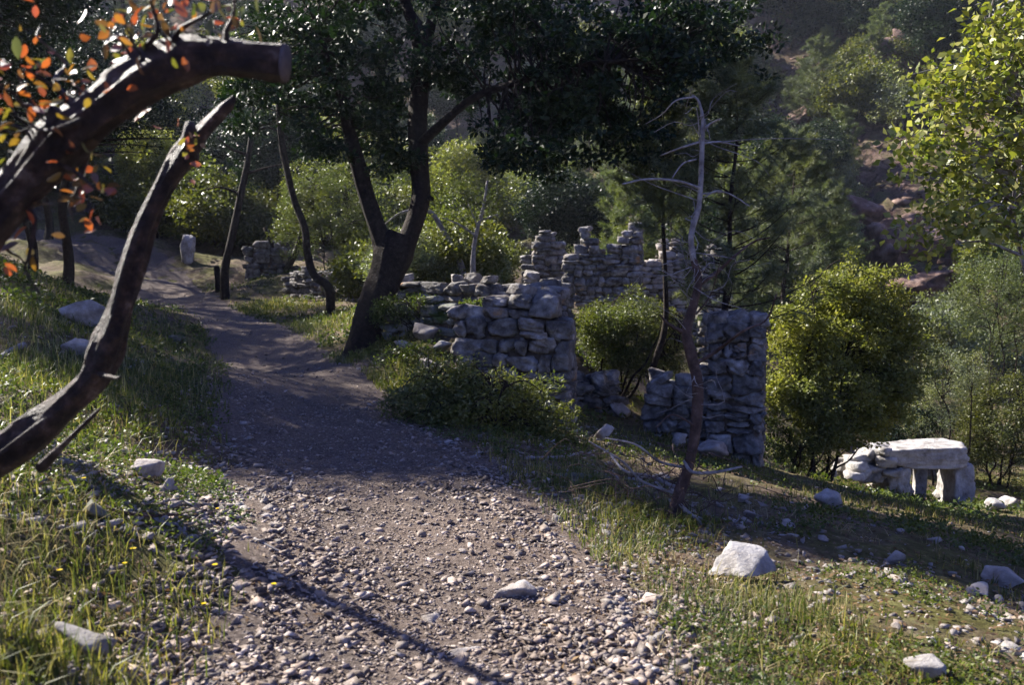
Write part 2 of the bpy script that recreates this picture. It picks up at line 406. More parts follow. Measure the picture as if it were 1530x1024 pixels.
def groundbuild(nt, out):
    tc = nt.nodes.new('ShaderNodeTexCoord')
    n1 = noise(nt, .7, 8, .7); n2 = noise(nt, 9, 8, .7); n3 = noise(nt, .12, 6, .65)
    soil = ramp(nt, n2, [(.3, (.045, .032, .022)), (.5, (.11, .08, .055)), (.7, (.20, .155, .12))])
    litter = ramp(nt, n1, [(.42, (0, 0, 0)), (.58, (1, 1, 1))])
    c = mixc(nt, litter, soil, mixc(nt, 1.0, soil, (.75, .95, .45), 'MULTIPLY'))
    # steep faces are bare reddish rock
    geo = nt.nodes.new('ShaderNodeNewGeometry'); sx = nt.nodes.new('ShaderNodeSeparateXYZ'); nt.links.new(geo.outputs['Normal'], sx.inputs[0])
    steep = ramp(nt, sx.outputs[2], [(.68, (1, 1, 1)), (.9, (0, 0, 0))])
    rk = ramp(nt, noise(nt, 1.6, 12, .75, dist=.6), [(.34, (.022, .015, .013)), (.46, (.08, .05, .04)), (.58, (.16, .105, .085)), (.75, (.30, .23, .20))])
    c = mixc(nt, steep, c, rk)
    p = N(nt, 'ShaderNodeBsdfPrincipled'); nt.links.new(c, p.inputs['Base Color']); p.inputs['Roughness'].default_value = .95; p.inputs['Specular IOR Level'].default_value = .1
    b1 = nt.nodes.new('ShaderNodeBump'); b1.inputs['Strength'].default_value = .8; b1.inputs['Distance'].default_value = .03; nt.links.new(noise(nt, 25, 10, .7), b1.inputs['Height'])
    b2 = nt.nodes.new('ShaderNodeBump'); b2.inputs['Strength'].default_value = .8; b2.inputs['Distance'].default_value = .5
    nt.links.new(noise(nt, 1.1, 8, .7, dist=.5), b2.inputs['Height']); nt.links.new(b1.outputs[0], b2.inputs['Normal'])
    mx = nt.nodes.new('ShaderNodeMix'); mx.data_type = 'VECTOR'; nt.links.new(steep, mx.inputs[0]); nt.links.new(b1.outputs[0], mx.inputs[4]); nt.links.new(b2.outputs[0], mx.inputs[5])
    nt.links.new(mx.outputs[1], p.inputs['Normal']); nt.links.new(p.outputs[0], out.inputs[0])
M_ground = mat('soil_and_rock', groundbuild)
M_path = solidmat('packed_gravel', [(.3, (.05, .036, .029)), (.45, (.11, .085, .07)), (.6, (.17, .138, .118)), (.75, (.34, .30, .27))], 40, 1.0, .02, bscale=60,
                  extra=lambda nt, c: mixc(nt, 1.0, c, ramp(nt, noise(nt, 1.3, 4, .6), [(.35, (.8, .78, .76)), (.65, (1.12, 1.06, 1.0))]), 'MULTIPLY'))

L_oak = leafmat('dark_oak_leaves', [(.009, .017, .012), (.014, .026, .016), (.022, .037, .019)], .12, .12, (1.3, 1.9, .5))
L_bright = leafmat('bright_shrub_leaves', [(.06, .08, .028), (.095, .12, .04), (.14, .16, .06)], .36, .3, (1.4, 1.5, .65))
L_yellow = leafmat('yellow_green_leaves', [(.06, .085, .025), (.11, .14, .04), (.17, .19, .06), (.26, .27, .13)], .36, .35, (1.4, 1.5, .6))
L_olive = leafmat('olive_shrub_leaves', [(.05, .065, .025), (.085, .10, .035), (.13, .14, .06)], .3, .3)
L_grey = leafmat('grey_green_leaves', [(.10, .12, .08), (.15, .18, .12), (.22, .25, .17)], .25, .3)
L_mastic = leafmat('mastic_leaves', [(.075, .09, .03), (.14, .16, .05), (.24, .25, .09)], .38, .3, (1.4, 1.5, .65))
L_pine = leafmat('pine_needles', [(.05, .07, .04), (.08, .105, .055), (.12, .15, .08)], .3, .3)
L_pine_young = leafmat('young_pine_needles', [(.07, .09, .055), (.11, .135, .08), (.17, .20, .13)], .3, .3, (1.3, 1.4, .8))
L_grass = leafmat('meadow_grass', [(.04, .06, .022), (.065, .09, .03), (.11, .125, .05), (.17, .165, .08), (.30, .27, .18)], .33, .2, (1.25, 1.4, .55))
L_grass_dark = leafmat('lush_grass', [(.03, .06, .015), (.05, .09, .02), (.09, .12, .03)], .4, .25)
L_weed = leafmat('weed_leaves', [(.03, .05, .016), (.055, .08, .025), (.10, .125, .045)], .35, .25)
L_autumn = leafmat('orange_and_green_leaves', [(.05, .08, .02), (.12, .13, .03), (.20, .13, .03), (.22, .08, .03), (.26, .06, .035), (.08, .05, .03), (.05, .035, .03)], .35, .9, (1.9, 1.7, .9))
L_litter = leafmat('dry_leaf_litter', [(.07, .045, .03), (.13, .085, .055), (.22, .16, .11)], .2, .15, (1, 1, 1))
L_litter_pale = leafmat('straw', [(.16, .13, .07), (.26, .22, .13), (.36, .32, .22)], .3, .15, (1, 1, .9))
L_flower = leafmat('yellow_petals', [(.75, .55, .01), (.8, .65, .02)], .3, .2, (1, 1, .5))

# ------------------------------------------------------------ ground and path
def build_ground():
    def sp(n, lo, hi, k, c):
        u = np.linspace(math.asinh((lo - c) / k), math.asinh((hi - c) / k), n); return c + k * np.sinh(u)
    xs = sp(520, -110, 110, 2.2, 0); ys = sp(560, -12, 170, 3.5, 4)
    X, Y = np.meshgrid(xs, ys); Z = H(X, Y)
    nx, ny = len(xs), len(ys); i = np.arange(ny - 1)[:, None] * nx; j = np.arange(nx - 1)[None]
    Q = np.stack([i + j, i + j + 1, i + nx + j + 1, i + nx + j], -1).reshape(-1, 4)
    mb = MB(); mb.add(np.c_[X.ravel(), Y.ravel(), Z.ravel()], Q)
    o = obj('ground', mb, M_ground, smooth=True); o['kind'] = 'structure'
    c = PCS; T = np.gradient(c[:, :2], axis=0)
    s = np.r_[0, np.cumsum(np.hypot(*np.diff(c[:, :2], axis=0).T))]
    q = np.interp; S_ = [0.0]
    while S_[-1] < s[-1]:
        k = max(.035, .006 * abs(S_[-1] - 8)); S_.append(S_[-1] + k)
    S_ = np.array(S_[:-1])
    cx, cy, cw = (np.interp(S_, s, c[:, k]) for k in range(3)); tx = np.gradient(cx); ty = np.gradient(cy); l = np.hypot(tx, ty); tx /= l; ty /= l
    for arr in (tx, ty): arr[:] = np.convolve(np.pad(arr, 10, 'edge'), np.ones(21) / 21, 'valid')
    U = np.linspace(-1.25, 1.25, 75)
    X = cx[:, None] + U[None] * (cw * 1)[:, None] * ty[:, None]; Y = cy[:, None] - U[None] * cw[:, None] * tx[:, None]
    Z = H(X, Y); edge = np.abs(U)[None] + .25 * fbm(X * 1.5, Y * 1.5, 77, 4)
    Z = Z + .022 + .012 * fbm(X * 9, Y * 9, 5, 3) - .12 * np.clip(edge - .88, 0, 1)
    nx = len(U); ny = len(S_); i = np.arange(ny - 1)[:, None] * nx; j = np.arange(nx - 1)[None]
    Q = np.stack([i + j, i + j + 1, i + nx + j + 1, i + nx + j], -1).reshape(-1, 4)
    mb = MB(); mb.add(np.c_[X.ravel(), Y.ravel(), Z.ravel()], Q)
    o = obj('path', mb, M_path, smooth=True); o['kind'] = 'structure'
build_ground()

# ------------------------------------------------------------ scatter helpers
def wedge(n, r0, r1, g, half=36, p=1.0):
    """random ground points in a wide fan; density falls with distance"""
    r = (r0 ** p + g.random(n) * (r1 ** p - r0 ** p)) ** (1 / p) if p else r0 * (r1 / r0) ** g.random(n)
    a = np.radians(g.uniform(-half, half, n)); x = r * np.sin(a); y = r * np.cos(a); return x, y
def put_rocks(mb, x, y, size, protos, g, sink=.25, z=None, lift=0):
    lift = .024 * np.clip(-path_d(x, y) / .15, 0, 1)
    z = H(x, y) if z is None else z
    k = g.integers(0, len(protos), len(x))
    for i, (v, f) in enumerate(protos):
        m = np.where(k == i)[0]
        if not len(m): continue
        Rm = np.array([rotm(g, .28) for _ in range(min(len(m), 64))]); Rm = Rm[g.integers(0, len(Rm), len(m))]
        dim = g.uniform(.6, 1.35, (len(m), 1, 3)) * np.array([1, 1, .42])
        V = np.einsum('nij,nkj->nki', Rm, v[None] * dim * size[m][:, None, None])
        V += np.stack([x[m], y[m], z[m] + lift[m] + size[m] * (.36 - sink * 1.3)], 1)[:, None]
        off = (np.arange(len(m)) * len(v))[:, None, None]
        mb.add(V.reshape(-1, 3), (f[None] + off).reshape(-1, 3))

g = np.random.default_rng(11)
P1 = [rock(g, 1, int(g.integers(6, 9)), .0) for _ in range(24)]
P2 = [rock(g, 2, int(g.integers(7, 11)), .05) for _ in range(24)]
# gravel of the path
mb = MB()
x, y = wedge(56000, 2.4, 10, g, 38, 0); d = path_d(x, y) + .35 * fbm(x * 1.4, y * 1.4, 8, 3)
keep = (d < .25) | (g.random(len(x)) < .35 * np.exp(-np.maximum(d, 0) / .7)); x, y, d = x[keep], y[keep], d[keep]
# the trodden middle is finer
mid = np.clip(1 + d / .7, .0, 1) * np.clip((9.5 - y) / 4, .35, 1)
cl = np.clip(.5 + 1.2 * fbm(x * 2.2, y * 2.2, 301, 3), 0, 1)
sz = .005 + .007 * g.random(len(x)) + (.003 + .026 * g.random(len(x)) ** 3) * (.3 + .7 * mid) * (.35 + .9 * cl)
put_rocks(mb, x, y, sz * (1 + .04 * np.hypot(x, y)), P1, g, .15)
x, y = wedge(12000, 2.4, 11, g, 40, 0); d = path_d(x, y) + .5 * fbm(x * 1.2, y * 1.2, 18, 3)
keep = (d < .5) & (g.random(len(x)) < np.clip(.35 + (d + .9), .12, 1)); x, y = x[keep], y[keep]
put_rocks(mb, x, y, .014 + .032 * g.random(len(x)) ** 2.2, P2, g, .2)
x, y = wedge(22000, 8, 36, g, 40, .6); d = path_d(x, y); keep = d < .1; x, y = x[keep], y[keep]
put_rocks(mb, x, y, .012 + .04 * g.random(len(x)) ** 4, P1, g, .2)
o = obj('gravel', mb, M_gravel); o['kind'] = 'stuff'; tag(o, 'grey and buff gravel strewn over the footpath', 'gravel')
# rubble along both verges and on the right slope
mb = MB()
x, y = wedge(52000, 1.6, 16, g, 44, 0); d = path_d(x, y); nz = fbm(x * .8, y * .8, 41, 4)
right = x > 0
pr = np.where(right, np.clip(.5 - d * .2 + nz, .05, 1), np.clip(.25 + nz * 1.2 - d * .1, 0, 1))
lb = (np.hypot((x + 2.3) / .9, (y - 5.0) / 1.3) < 1); pr = np.where(lb, 1.0, pr)
keep = (d > -.15) & (g.random(len(x)) < pr); x, y = x[keep], y[keep]
put_rocks(mb, x, y, .012 + .045 * g.random(len(x)) ** 3.2, P2, g, .2)
o = obj('rubble', mb, M_rock); o['kind'] = 'stuff'; tag(o, 'angular limestone rubble scattered over the verges and slope', 'rubble')
x = g.uniform(9, 50, 9000); y = g.uniform(26, 90, 9000); ok = (x > 6 + .1 * y) & (fbm(x * .25, y * .2, 91, 3) > -.05); x, y = x[ok], y[ok]
mb = MB(); put_rocks(mb, x, y, .12 + .55 * g.random(len(x)) ** 4, P2, g, .25)
o = obj('scree', mb, M_scree); o['kind'] = 'stuff'; tag(o, 'broken reddish rock strewn down the far hillside', 'scree')
# leaf litter
mb = MB(); x, y = wedge(30000, 1.6, 14, g, 44, 0); d = path_d(x, y); keep = (d > -.5) & (g.random(len(x)) < np.where(x > 0, .8, .35)); x, y = x[keep], y[keep]
n = len(x); P = np.stack([x, y, H(x, y) + .012 + .02 * g.random(n)], 1)
leaves(mb, P, g.normal(size=(n, 3)) * np.array([1, 1, .25]), np.array([0, 0, 1.]) + .5 * g.normal(size=(n, 3)), g.uniform(.02, .05, n), g.uniform(.008, .02, n))
o = obj('leaf_litter', mb, L_litter); o['kind'] = 'stuff'; tag(o, 'dry brown leaves littering the slope', 'leaf litter')

# ------------------------------------------------------------ grass
def grass(name, label, x, y, hgt, wid, m, g, lean=.35):
    n = len(x); B = np.stack([x, y, H(x, y) - .01], 1)
    a = g.uniform(0, 2 * np.pi, n); dr = np.stack([np.cos(a), np.sin(a), 0 * a], 1); b = a + np.pi / 2 + g.normal(size=n) * .6
    sd = np.stack([np.cos(b), np.sin(b), 0 * a], 1) * (wid / 2)[:, None]; L = np.abs(g.normal(size=n)) * lean; up = np.array([0, 0, 1.])
    h = hgt[:, None]; l = L[:, None]
    V = np.stack([B - sd, B + sd, B + dr * h * l * .3 + up * h * .5 - sd * .8, B + dr * h * l * .3 + up * h * .5 + sd * .8, B + dr * h * l + up * h * (1 - .35 * np.minimum(l, 1.5))], 1)
    k = np.arange(n)[:, None] * 5; mb = MB(); mb.add(V.reshape(-1, 3), k + np.array([[0, 1, 3, 2]]), k + np.array([[2, 3, 4]]))
    o = obj(name, mb, m); o['kind'] = 'stuff'; tag(o, label, 'grass')
def gfield(n, r0, r1, s, thr, side, g, gain=3, tuft=0):
    x, y = wedge(n, r0, r1, g, 42, 0)
    if tuft:
        x = np.repeat(x, tuft) + g.normal(size=n * tuft) * .025; y = np.repeat(y, tuft) + g.normal(size=n * tuft) * .025
    d = path_d(x, y) + .3 * fbm(x * 1.7, y * 1.7, 4, 3); nz = fbm(x * .9, y * .9, s, 4)
    ok = (d > .05) & ((x < PCx(y)) == (side == 'l')) & (g.random(len(x)) < np.clip((nz - thr) * gain + np.clip(d, 0, .8) * .3 + .12, 0, 1))
    return x[ok], y[ok]
def PCx(y):
    k = np.argsort(PCS[:, 1]); return np.interp(y, PCS[k, 1], PCS[k, 0])
x, y = gfield(14000, 1.6, 30, 60, .28, 'l', g, tuft=5)
grass('grass', 'mixed green and straw grass on the bank left of the path', x, y, g.uniform(.015, .085, len(x)), .0035 + .0007 * np.hypot(x, y), L_grass, g, .8)
x, y = gfield(7000, 1.6, 14, 160, .1, 'l', g, tuft=4); grass('grass', 'dry straw stalks bent over among the green on the left bank', x, y, g.uniform(.05, .17, len(x)), .0025 + .0004 * np.hypot(x, y), L_litter_pale, g, 1.0)
x, y = gfield(5000, 2.6, 14, 161, .1, 'r', g, tuft=4); grass('grass', 'dry straw stalks among the rubble right of the path', x, y, g.uniform(.04, .13, len(x)), .0025 + .0004 * np.hypot(x, y), L_litter_pale, g, 1.0)
x, y = gfield(20000, 2.6, 34, 61, .02, 'r', g, tuft=5)
near = np.clip(path_d(x, y), 0, 2)
grass('grass', 'fresh green grass along the right verge of the path', x, y, g.uniform(.02, .11, len(x)), .0035 + .0008 * np.hypot(x, y), L_grass, g)
# taller bright tussocks round the dead pine and the pale boulder
cx = []; 
for (px, py, rr, n) in [(930, 790, .5, 900), (980, 770, .45, 900), (900, 830, .35, 400), (1130, 905, .35, 500), (1180, 930, .4, 300), (850, 720, .5, 900), (600, 575, .8, 2600), (540, 530, .9, 2600),
                        (470, 490, 1.4, 3000), (400, 460, 1.6, 3000), (1200, 990, .35, 300), (130, 830, .4, 350), (60, 760, .4, 350), (200, 900, .5, 400), (90, 950, .3, 300), (30, 985, .35, 500), (80, 1012, .3, 500), (-20, 1000, .3, 400), (60, 480, 1.0, 2200), (160, 560, .8, 2200), (60, 560, .9, 2200), (110, 435, 2, 2600), (190, 500, 1.2, 2200), (30, 620, .7, 1200), (240, 560, .8, 1200), (200, 620, .6, 700), (1210, 705, .9, 900), (1050, 680, .8, 900)]:
    c = G(px, py); q = g.normal(size=(n, 2)) * rr * .55 + c[:2]; cx.append(q)
q = np.vstack(cx); ok = path_d(q[:, 0], q[:, 1]) > -.05; q = q[ok]
grass('grass', 'taller sunlit grass tussocks beside the path and the dead pine', q[:, 0], q[:, 1], g.uniform(.05, .2, len(q)) * g.uniform(.5, 1, len(q)), .0034 + .0007 * np.hypot(*q.T), L_grass, g, .6)
# low weeds
mb = MB(); x, y = wedge(22000, 1.6, 32, g, 45, 0); d = path_d(x, y) + .3 * fbm(x * 1.7, y * 1.7, 14, 3); nz = fbm(x * .7, y * .7, 71, 4)
ok = (d > .1) & (g.random(len(x)) < np.clip(nz * 3.2 + np.where(x > 0, .25, .7), 0, 1)); x, y = x[ok], y[ok]
far = np.hypot(x, y)
for lo, hi, l_ in ((0, 6, .022), (6, 13, .035), (13, 99, .07)):
    m_ = (far >= lo) & (far < hi); C = np.stack([x[m_], y[m_], H(x[m_], y[m_]) + .02 + l_ * .4], 1); clumps(mb, C, .03 + .006 * far[m_], 16, l_, l_ * .55, g, up=.8, flat=.6)
o = obj('undergrowth', mb, L_weed); o['kind'] = 'stuff'; tag(o, 'low broad leaved weeds growing between the stones', 'undergrowth')

# ------------------------------------------------------------ stone walls
def wall(name, label, A, B, thick, z0, prof, g, ch=(.15, .3), ln=(.16, .42), m=None, k=3, group=None, caps=4, cat='wall'):
    """dry stone wall between A and B (xy); prof(s 0..1) gives the height of its top"""
    A = np.array(A[:2], float); B = np.array(B[:2], float); L = np.linalg.norm(B - A); t = (B - A) / L; nrm = np.array([-t[1], t[0]])
    if nrm[1] < 0: nrm = -nrm                                   # wall grows away from the viewer
    m = m or M_stone
    root = thing(name, label, cat, (A[0], A[1], z0), group); mb = MB(); core = MB()
    fr = np.array([[t[0], nrm[0], 0], [t[1], nrm[1], 0], [0, 0, 1]])
    z = z0; tops = []
    nl = max(2, int(round(thick / .32))); nb = max(8, int(L / .04)); hm = np.full((nl, nb), z0)
    while True:
        h = g.uniform(*ch); any_ = False
        for lay in range(nl):
            dp = thick / nl; s = -g.uniform(0, .1)
            while s < L - .02:
                l = g.uniform(*ln); l = L - s if L - s - l < .13 else l; mid = (s + l / 2) / L
                tp = prof(min(max(mid, 0), 1)) + g.normal() * .035
                b0 = int(np.clip(s / L * nb, 0, nb - 1)); b1 = int(np.clip((s + l) / L * nb, b0 + 1, nb)); zb = hm[lay, b0:b1].mean(); hf = z + h - zb
                if z + h * .55 < tp and l > .05 and hf < .62:
                    hm[lay, b0:b1] = z + h
                    cut = g.uniform(.35, .65); lo_ = zb if z - zb > .07 else z; hh = z + h - lo_
                    parts_ = [(lo_, hh)] if g.random() > (.38 if hh > .15 else .12) + (.4 if hh > .32 else 0) else [(lo_, hh * cut), (lo_ + hh * cut, hh * (1 - cut))]
                    for zz, h2 in parts_:
                        jut = g.normal() * .028; h2 *= g.uniform(.84, 1.08); zz += g.normal() * .012
                        v, f = block(g, (l * 1.03, dp * 1.14, h2 * 1.04), k, g.uniform(.2, .9), .16)
                        v = v @ rotm_small(g).T @ fr.T; p = np.r_[A + t * (s + l / 2) + nrm * (dp * (lay + .5) + jut), zz + h2 / 2]
                        mb.add(v + p, f)
                    any_ = True
                    if z + h * 1.6 > tp: tops.append((s + l / 2, lay, z + h))
                s += l + .004
        if not any_ or z > z0 + 8: break
        z += h * .97
    # packing stones pushed into the joints of both faces
    for _ in range(int(L * 60)):
        u = g.random(); tp = prof(u) - .12; zz = g.uniform(z0 + .1, max(tp, z0 + .2)); w_ = g.uniform(.03, .075); v, f = rock(g, 2, 9, 0, (w_ * 1.3, w_, w_ * .8))
        mb.add(v @ rotm(g, .3).T + np.r_[A + t * L * u + nrm * (g.choice([.03, thick - .03])), zz], f)
    # earth core
    ns = max(3, int(L / .25)); 
    for i in range(ns):
        s0, s1 = i / ns, (i + 1) / ns; tp = min(prof(s0), prof((s0 + s1) / 2), prof(s1)) - .16
        if tp <= z0 + .05: continue
        e0 = .07 / L if i == 0 else 0; e1 = .07 / L if i == ns - 1 else 0
        q = [(A + t * L * (s0 + e0) + nrm * .07), (A + t * L * (s1 - e1) + nrm * .07), (A + t * L * (s1 - e1) + nrm * (thick - .07)), (A + t * L * (s0 + e0) + nrm * (thick - .07))]
        V = [np.r_[p, z0 - .3] for p in q] + [np.r_[p, tp] for p in q]
        core.add(V, [[0, 1, 5, 4], [1, 2, 6, 5], [2, 3, 7, 6], [3, 0, 4, 7], [4, 5, 6, 7]])
    obj('stonework', mb, m, root)
    if core.n: obj('rubble_core', core, M_core, root)
    g.shuffle(tops)
    for (s, lay, zz) in tops[:caps]:
        v, f = block(g, (g.uniform(.2, .4), g.uniform(.2, .32), g.uniform(.1, .2)), 5, .5, .1); v = v @ (fr @ rotm(g, .15) * 1.0).T
        c = MB(); c.add(v + np.r_[A + t * s + nrm * (thick / nl * (lay + .5)), zz + .05], f); obj('coping_stone', c, m, root, smooth=True)
    return root
def zy(py, d): return float(W(765, py, d)[2])
def prof_px(A, B, pts):
    """top profile given as (fraction, photo y, depth)"""
    fx = [p[0] for p in pts]; fz = [zy(p[1], p[2]) for p in pts]
    return lambda s: float(np.interp(s, fx, fz))
def wxy(px, d): p = W(px, 512, d); return np.array([p[0], CAM[1] + d * math.cos(PITCH)])
gw = np.random.default_rng(5)
# the pier nearest the path, its side and back walls (one roofless room)
wall('ruined_wall', 'stout rubble wall end behind the dark bush, closest ruin to the path', wxy(683, 11), wxy(851, 10.7), .62, -1.1,
     prof_px(0, 0, [(0, 468, 11), (.15, 462, 11), (.5, 452, 11), (.55, 445, 11), (.8, 447, 11), (1, 458, 11)]), gw, (.15, .29), (.14, .42), k=5, caps=5)
wall('ruined_wall', 'low broken wall running back from the stout wall end, its edge stones catching sun', wxy(845, 11.6), wxy(828, 15.2), .5, -1.1,
     prof_px(0, 0, [(0, 452, 11.6), (.3, 436, 12.5), (.6, 428, 14), (1, 424, 15.2)]), gw, (.1, .2), (.14, .36), caps=7)
wall('ruined_wall', 'long low tumbled wall behind the forked tree, topped with pale stones', wxy(575, 16.0), wxy(835, 14.3), .55, -.9,
     prof_px(0, 0, [(0, 432, 16), (.15, 412, 16), (.4, 424, 15.5), (.5, 418, 15.5), (.75, 432, 15), (1, 422, 14.3)]), gw, (.13, .25), (.18, .5), k=5, caps=6)
wall('ruined_wall', 'short mossy terrace wall to the right of the forked trunk', wxy(572, 14.2), wxy(676, 13.4), .5, -.6,
     prof_px(0, 0, [(0, 462, 14.2), (.5, 455, 14), (1, 462, 13.4)]), gw, (.1, .2), (.15, .4), m=M_rock_mossy, caps=3)
# door jamb wall on the right with a low stretch beside it
wall('ruined_wall', 'tall free standing wall stub between the dead pine and the big round shrub', wxy(1062, 12.2), wxy(1143, 12.0), .75, -1.7,
     prof_px(0, 0, [(0, 512, 12), (.12, 490, 12), (.5, 486, 12), (1, 483, 12)]), gw, (.14, .28), (.14, .38), k=5, caps=5)
wall('ruined_wall', 'waist high wall remnant behind the dead pine stem', wxy(972, 12.5), wxy(1064, 12.3), .55, -1.7,
     prof_px(0, 0, [(0, 575, 12.4), (.4, 572, 12.4), (.7, 560, 12.4), (1, 520, 12.2)]), gw, (.12, .22), (.15, .4), k=5, caps=3)
wall('ruined_wall', 'low line of fallen masonry between the stout wall end and the waist high remnant', wxy(852, 13.6), wxy(940, 13.8), .7, -1.6,
     prof_px(0, 0, [(0, 590, 13.6), (.4, 580, 13.6), (.7, 576, 13.6), (1, 600, 13.6)]), gw, (.12, .24), (.2, .5), k=5, caps=6)
# ruins farther up the valley
wall('ruined_wall', 'jagged tall ruin farther up the valley with stepped broken top', wxy(842, 25), wxy(956, 24.5), .7, -1.2,
     prof_px(0, 0, [(0, 405, 25), (.12, 375, 25), (.25, 348, 25), (.38, 352, 25), (.42, 378, 25), (.55, 385, 25), (.7, 362, 25), (.85, 350, 25), (.95, 338, 25), (1, 338, 25)]), gw, (.14, .28), (.2, .5), caps=4, group='ruins farther up the valley')
wall('ruined_wall', 'narrow upright ruin fragment left of the jagged tall ruin', wxy(782, 27), wxy(846, 27), .7, -1.0,
     prof_px(0, 0, [(0, 400, 27), (.2, 372, 27), (.45, 342, 27), (.75, 355, 27), (1, 392, 27)]), gw, (.14, .28), (.2, .5), caps=2, group='ruins farther up the valley')
wall('ruined_wall', 'tall thin ruin fragment beyond the dead pine top, half hidden by branches', wxy(1046, 23), wxy(1096, 23), .7, -1.3,
     prof_px(0, 0, [(0, 400, 23), (.3, 372, 23), (.7, 380, 23), (1, 395, 23)]), gw, (.14, .28), (.2, .5), caps=2, group='ruins farther up the valley')
wall('ruined_wall', 'crumbling ruin face between the jagged ruin and the thin fragment', wxy(952, 25.5), wxy(1050, 25.5), .6, -1.2,
     prof_px(0, 0, [(0, 385, 26), (.15, 400, 26), (.35, 372, 26), (.6, 352, 26), (.75, 390, 26), (1, 405, 26)]), gw, (.14, .28), (.2, .5), m=M_rock, caps=2, group='ruins farther up the valley')
a, b = wxy(368, 31), wxy(425, 31)
wall('ruined_wall', 'shaded blue grey wall block among thin trunks beyond the path bend', a, b, .8, h1(*a) - .5,
     prof_px(0, 0, [(0, 375, 31), (.4, 355, 31), (1, 372, 31)]), gw, (.2, .35), (.3, .6), caps=1)
a, b = wxy(425, 27), wxy(600, 24)
wall('ruined_wall', 'ankle high line of stones behind the bright grass left of the forked tree', a, b, .5, min(h1(*a), h1(*b)) - .5,
     prof_px(0, 0, [(0, 412, 26), (.4, 405, 26), (1, 400, 25)]), gw, (.14, .24), (.2, .5), caps=4)

# ------------------------------------------------------------ boulders
def boulder(px, py, wpx, dims, label, m, seed, sub=4, planes=11, sink=.25, rz=None, name='boulder', rough=.1, group=None, tilt=.12):
    g = np.random.default_rng(seed); p = G(px, py); d = (p - CAM) @ FWD; r = 1.3 * wpx / 2 / F * d
    v, f = rock(g, sub, planes, rough, (r, r * dims[0], r * dims[1]), .025)
    R_ = np.array(Matrix.Rotation(g.uniform(0, 6) if rz is None else rz, 3, 'Z') @ Matrix.Rotation(g.normal() * tilt, 3, 'X') @ Matrix.Rotation(g.normal() * tilt, 3, 'Y'))
    mb = MB(); mb.add(v @ R_.T + p + np.array([0, r * dims[0] * .6, r * dims[1] * (1 - 2 * sink)]), f)
    o = obj(name, mb, m, origin=p, smooth=sub > 3); return tag(o, label, 'rock', group)
# pale boulder in front of the dead pine: own flat-topped shape
boulder(1118, 872, 102, (.8, .5), 'pale flat topped boulder in sunlit weeds in front of the dead pine', M_white, 12, 5, 7, .14, rz=.35, rough=.14)
boulder(765, 902, 70, (.8, .5), 'grey angular stone bedded in the middle of the gravel path', M_rock, 122, 4, 8, .3, rz=.3, rough=.25)
boulder(690, 990, 70, (.6, .25), 'flat slab stone low on the path near the bottom edge', M_rock, 23, 4, 9, .3, rz=.1)
boulder(648, 938, 44, (.8, .4), 'pale pebble sized rock left of the slab on the path', M_rock, 24, 4, 9, .3)
boulder(118, 486, 62, (.8, .75), 'squared dressed block in shaded grass beside the bent trunk', M_rock, 25, 5, 6, .2, rz=.2, name='stone_block', tilt=.03)
boulder(112, 532, 66, (.6, .42), 'long low grey stone in shaded grass below the squared block', M_rock, 26, 4, 8, .25, rz=-.4)
boulder(250, 512, 56, (.6, .3), 'dark flat stone in the grass at the left edge of the path', M_rock_mossy, 27, 4, 8, .3)
boulder(212, 716, 50, (.8, .6), 'brown grey stone in the rubble patch right of the bent trunk', M_rock, 28, 4, 9, .2)
boulder(250, 735, 34, (.8, .6), 'smaller stone beside the brown grey one in the rubble patch', M_rock, 29, 4, 9, .2)
boulder(295, 712, 22, (.8, .7), 'round grey cobble at the left edge of the path', M_rock, 30, 4, 9, .2)
boulder(140, 775, 44, (.8, .7), 'dark stone in sunlit weeds under the fallen stick', M_rock_mossy, 31, 4, 9, .25)
boulder(112, 985, 80, (.9, .75), 'cream coloured rock among dry grass in the lower left corner', M_white, 32, 4, 9, .25)
boulder(1243, 765, 36, (.8, .9), 'dark grey boulder in the shaded grass below the stone tomb', M_rock, 33, 4, 9, .2)
boulder(1505, 880, 70, (.6, .5), 'pale grey slab half buried in the shaded slope at the right edge', M_rock, 34, 4, 8, .3, rz=-.5)
boulder(1470, 892, 44, (.8, .4), 'small flat stone left of the half buried slab', M_rock, 35, 4, 8, .3)
boulder(1385, 1015, 62, (.8, .7), 'tan boulder low in the sunlit weeds at the lower right', M_white, 36, 4, 9, .25)
boulder(1340, 845, 40, (.8, .5), 'grey stone in the shaded rubble right of the pale boulder', M_rock, 37, 4, 9, .25)
boulder(1180, 790, 30, (.8, .4), 'small dark stone behind the pale boulder', M_rock, 38, 4, 9, .3)
boulder(975, 905, 36, (.8, .5), 'angular brown stone on the right verge of the path', M_gravel, 39, 4, 9, .3)
boulder(850, 718, 74, (.35, .14), 'long thin slab lying in the shaded grass below the dark bush', M_rock_mossy, 40, 4, 7, .2, rz=.05, tilt=.02)
for k, (px, py, w, lb) in enumerate([(632, 512, 44, 'rounded pale boulder in front of the mossy terrace wall'), (655, 530, 34, 'white stone at the foot of the stout wall end'), (602, 525, 26, 'small grey stone just right of the forked trunk'),
        (640, 555, 34, 'grey stone in the undergrowth below the white one'), (678, 420, 44, 'round topped stone standing on the long low wall'), (1065, 690, 44, 'pale grey boulder at the foot of the tall wall stub'), (1020, 672, 34, 'bluish boulder just left of the dead pine stem'),
        (905, 660, 40, 'grey boulder below the fallen masonry'), (930, 625, 36, 'rounded block fallen in front of the fallen masonry')]):
    boulder(px, py, w, (.8, .65), lb, M_rock if k != 1 else M_white, 50 + k, 4, 9, .15)
